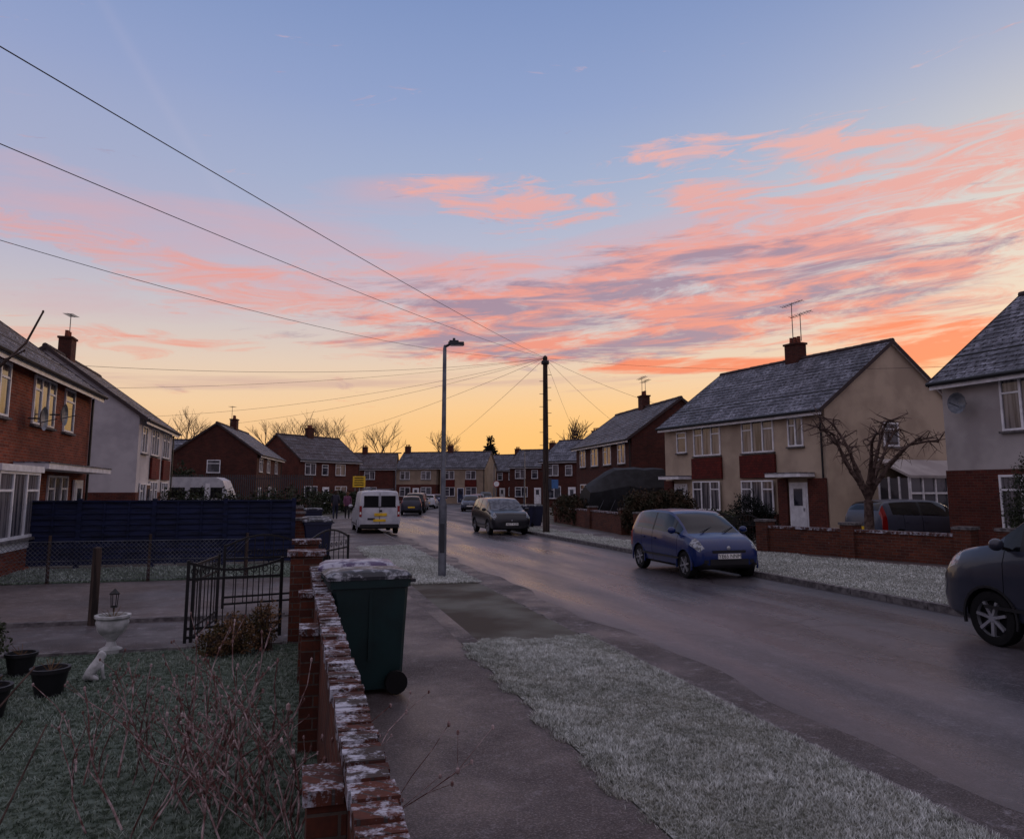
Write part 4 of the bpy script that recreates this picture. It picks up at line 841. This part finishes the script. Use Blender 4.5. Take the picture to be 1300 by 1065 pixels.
zenith_fill=sc_(C(182,174,190),1.06)  # unseen overhead sky, made brighter and more neutral as added fill for the ground
base=ramp(eln,[(0,C(228,164,120)),(.05,C(242,192,136)),(.10,C(243,206,164)),(.15,C(230,206,184)),(.21,C(208,198,198)),(.28,C(186,187,206)),(.37,C(162,176,206)),(.46,C(143,161,202)),(.57,C(126,147,193)),(.62,C(120,140,187)),(.8,zenith_fill),(1,zenith_fill)])
back=ramp(eln,[(0,sc_(C(150,138,156),.65)),(.12,sc_(C(178,158,174),.7)),(.35,sc_(C(170,164,188),.9)),(.7,zenith_fill),(1,zenith_fill)])
def gauss(a0,e0,wa,we,rot=0):
    da=mm('SUBTRACT',az,a0); de=mm('SUBTRACT',el,e0); c,s=math.cos(math.radians(rot)),math.sin(math.radians(rot))
    X=mm('ADD',mm('MULTIPLY',da,c/wa),mm('MULTIPLY',de,s/wa)); Y=mm('SUBTRACT',mm('MULTIPLY',de,c/we),mm('MULTIPLY',da,s/we))
    return mm('EXPONENT',mm('MULTIPLY',mm('ADD',mm('MULTIPLY',X,X),mm('MULTIPLY',Y,Y)),-1))
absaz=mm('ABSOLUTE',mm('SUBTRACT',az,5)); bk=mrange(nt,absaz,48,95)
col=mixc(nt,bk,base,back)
col=mixc(nt,mm('MULTIPLY',gauss(44,15,22,12),.75),col,C(240,226,200))
col=mixc(nt,mm('MULTIPLY',gauss(6,3,20,4.5),.75),col,C(255,194,108))
col=mixc(nt,mm('MULTIPLY',gauss(36,6,14,5),.6),col,C(255,184,106))
col=mixc(nt,mm('MULTIPLY',gauss(-38,20,24,9),.45),col,C(164,162,194))
def fsum(l):
    o=l[0]
    for x in l[1:]: o=mm('ADD',o,x)
    return mm('MINIMUM',o,1)
def cl(seed,sa,se,detail=6,shear=.05,rough=.62,dist=.35):
    cb=nt.nodes.new('ShaderNodeCombineXYZ'); nt.links.new(mm('MULTIPLY',az,sa),cb.inputs[0]); nt.links.new(mm('MULTIPLY',mm('SUBTRACT',el,mm('MULTIPLY',az,shear)),se),cb.inputs[1]); cb.inputs[2].default_value=seed
    n=nt.nodes.new('ShaderNodeTexNoise'); n.inputs['Scale'].default_value=1; n.inputs['Detail'].default_value=detail; n.inputs['Roughness'].default_value=rough; n.inputs['Distortion'].default_value=dist; nt.links.new(cb.outputs[0],n.inputs['Vector']); return n.outputs['Fac']
def layer(col,mask,n,thr,soft,op,ccol,k=.28):
    d=mm('ADD',n,mm('MULTIPLY',mm('SUBTRACT',mask,1),k)); a=mrange(nt,d,thr,thr+soft,0,op); return mixc(nt,a,col,ccol)
col=mixc(nt,mm('MULTIPLY',gauss(-27,27,13,.4,-50),.06),col,C(215,200,215))
# soft mauve veils
col=layer(col,fsum([gauss(-25,17.8,19,3.2,-8),gauss(-30,12.2,17,2.6,-3),gauss(-10,21.5,7,1.8),gauss(-8,15.5,14,2.2,-8),gauss(14,17.5,18,3.5,4)]),cl(3.1,.05,.28),.34,.30,.62,C(212,168,176),.36)
pinkc=ramp(eln,[(0,C(248,132,96)),(.18,C(240,144,122)),(.3,C(236,160,148)),(.45,C(238,182,172)),(1,C(230,180,180))])
st=cl(8.7,.15,.95,dist=.9,rough=.68)
col=layer(col,fsum([gauss(12.2,24.4,6,1.3,0),gauss(24.4,22.6,7,2.8,-8),gauss(32.5,21,7,3.0,8),gauss(33,18.0,6,1.8,-10),gauss(3,20.6,8,2.2,5),gauss(14.9,21.2,3.4,1.3),gauss(17.5,19.0,5,1.6),gauss(-6,22,6,1.2),gauss(30,14.5,9,1.8,6),gauss(20,18,10,1.5,6)]),st,.385,.17,.82,pinkc,.37)
col=layer(col,fsum([gauss(-17,13.4,14,2.0,-4),gauss(-26,9.8,12,1.2),gauss(-3,16.2,10,1.5),gauss(-30,16,12,1.2,-5)]),st,.37,.22,.72,pinkc,.34)
mask=fsum([gauss(4,12.8,19,2.7,-2),gauss(23,15.2,11,3.2,-6),gauss(13,15.6,10,2.6,3),gauss(0,10.4,16,1.2)])
n1=cl(14.2,.10,.68,dist=.7,rough=.72,detail=7)
tone=cl(21.5,.13,.95,dist=.5)
lit=mixc(nt,mrange(nt,tone,.43,.58),pinkc,C(160,134,154))
col=layer(col,mask,n1,.335,.17,.9,lit,.30)
col=layer(col,fsum([gauss(29,10.0,8,2.0,-4),gauss(24,8.4,10,1.0),gauss(12,9.0,10,.7)]),cl(5.5,.12,.9),.355,.16,.88,C(246,130,92),.36)
# thin grey-mauve bars low over the horizon
col=layer(col,fsum([gauss(2,8.2,24,.9),gauss(-22,7.4,16,.7)]),cl(31.5,.07,1.3),.40,.2,.45,C(196,158,156),.36)
skyt=nt.nodes.new('ShaderNodeTexSky'); skyt.sky_type='NISHITA'; skyt.sun_disc=False; skyt.sun_elevation=math.radians(3); skyt.sun_rotation=math.radians(35)
nsc=nt.nodes.new('ShaderNodeVectorMath'); nsc.operation='SCALE'; nt.links.new(skyt.outputs[0],nsc.inputs[0]); nsc.inputs['Scale'].default_value=.008
ad=nt.nodes.new('ShaderNodeVectorMath'); ad.operation='ADD'; nt.links.new(col,ad.inputs[0]); nt.links.new(nsc.outputs[0],ad.inputs[1])
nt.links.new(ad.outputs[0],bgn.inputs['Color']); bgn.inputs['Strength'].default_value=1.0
sl=bpy.data.lights.new('sun','SUN'); sl.energy=.45; sl.angle=math.radians(12); sl.color=(1,.70,.52); so=bpy.data.objects.new('sun',sl); scn.collection.objects.link(so)
azs=math.radians(38); els=math.radians(5); d=Vector((math.sin(azs)*math.cos(els),math.cos(azs)*math.cos(els),math.sin(els))); so.rotation_euler=d.to_track_quat('Z','Y').to_euler()
# ------------------------------------------------------------ camera
cam=bpy.data.cameras.new('camera'); co=bpy.data.objects.new('camera',cam); scn.collection.objects.link(co); scn.camera=co
cam.sensor_width=36; cam.lens=27.05; cam.shift_y=-45/1300; cam.clip_end=6000; cam.clip_start=.05
co.location=(0,0,1.8); co.rotation_euler=(math.radians(90+7.84),0,0)
scn.view_settings.view_transform='Standard'; scn.view_settings.look='None'; scn.view_settings.exposure=0
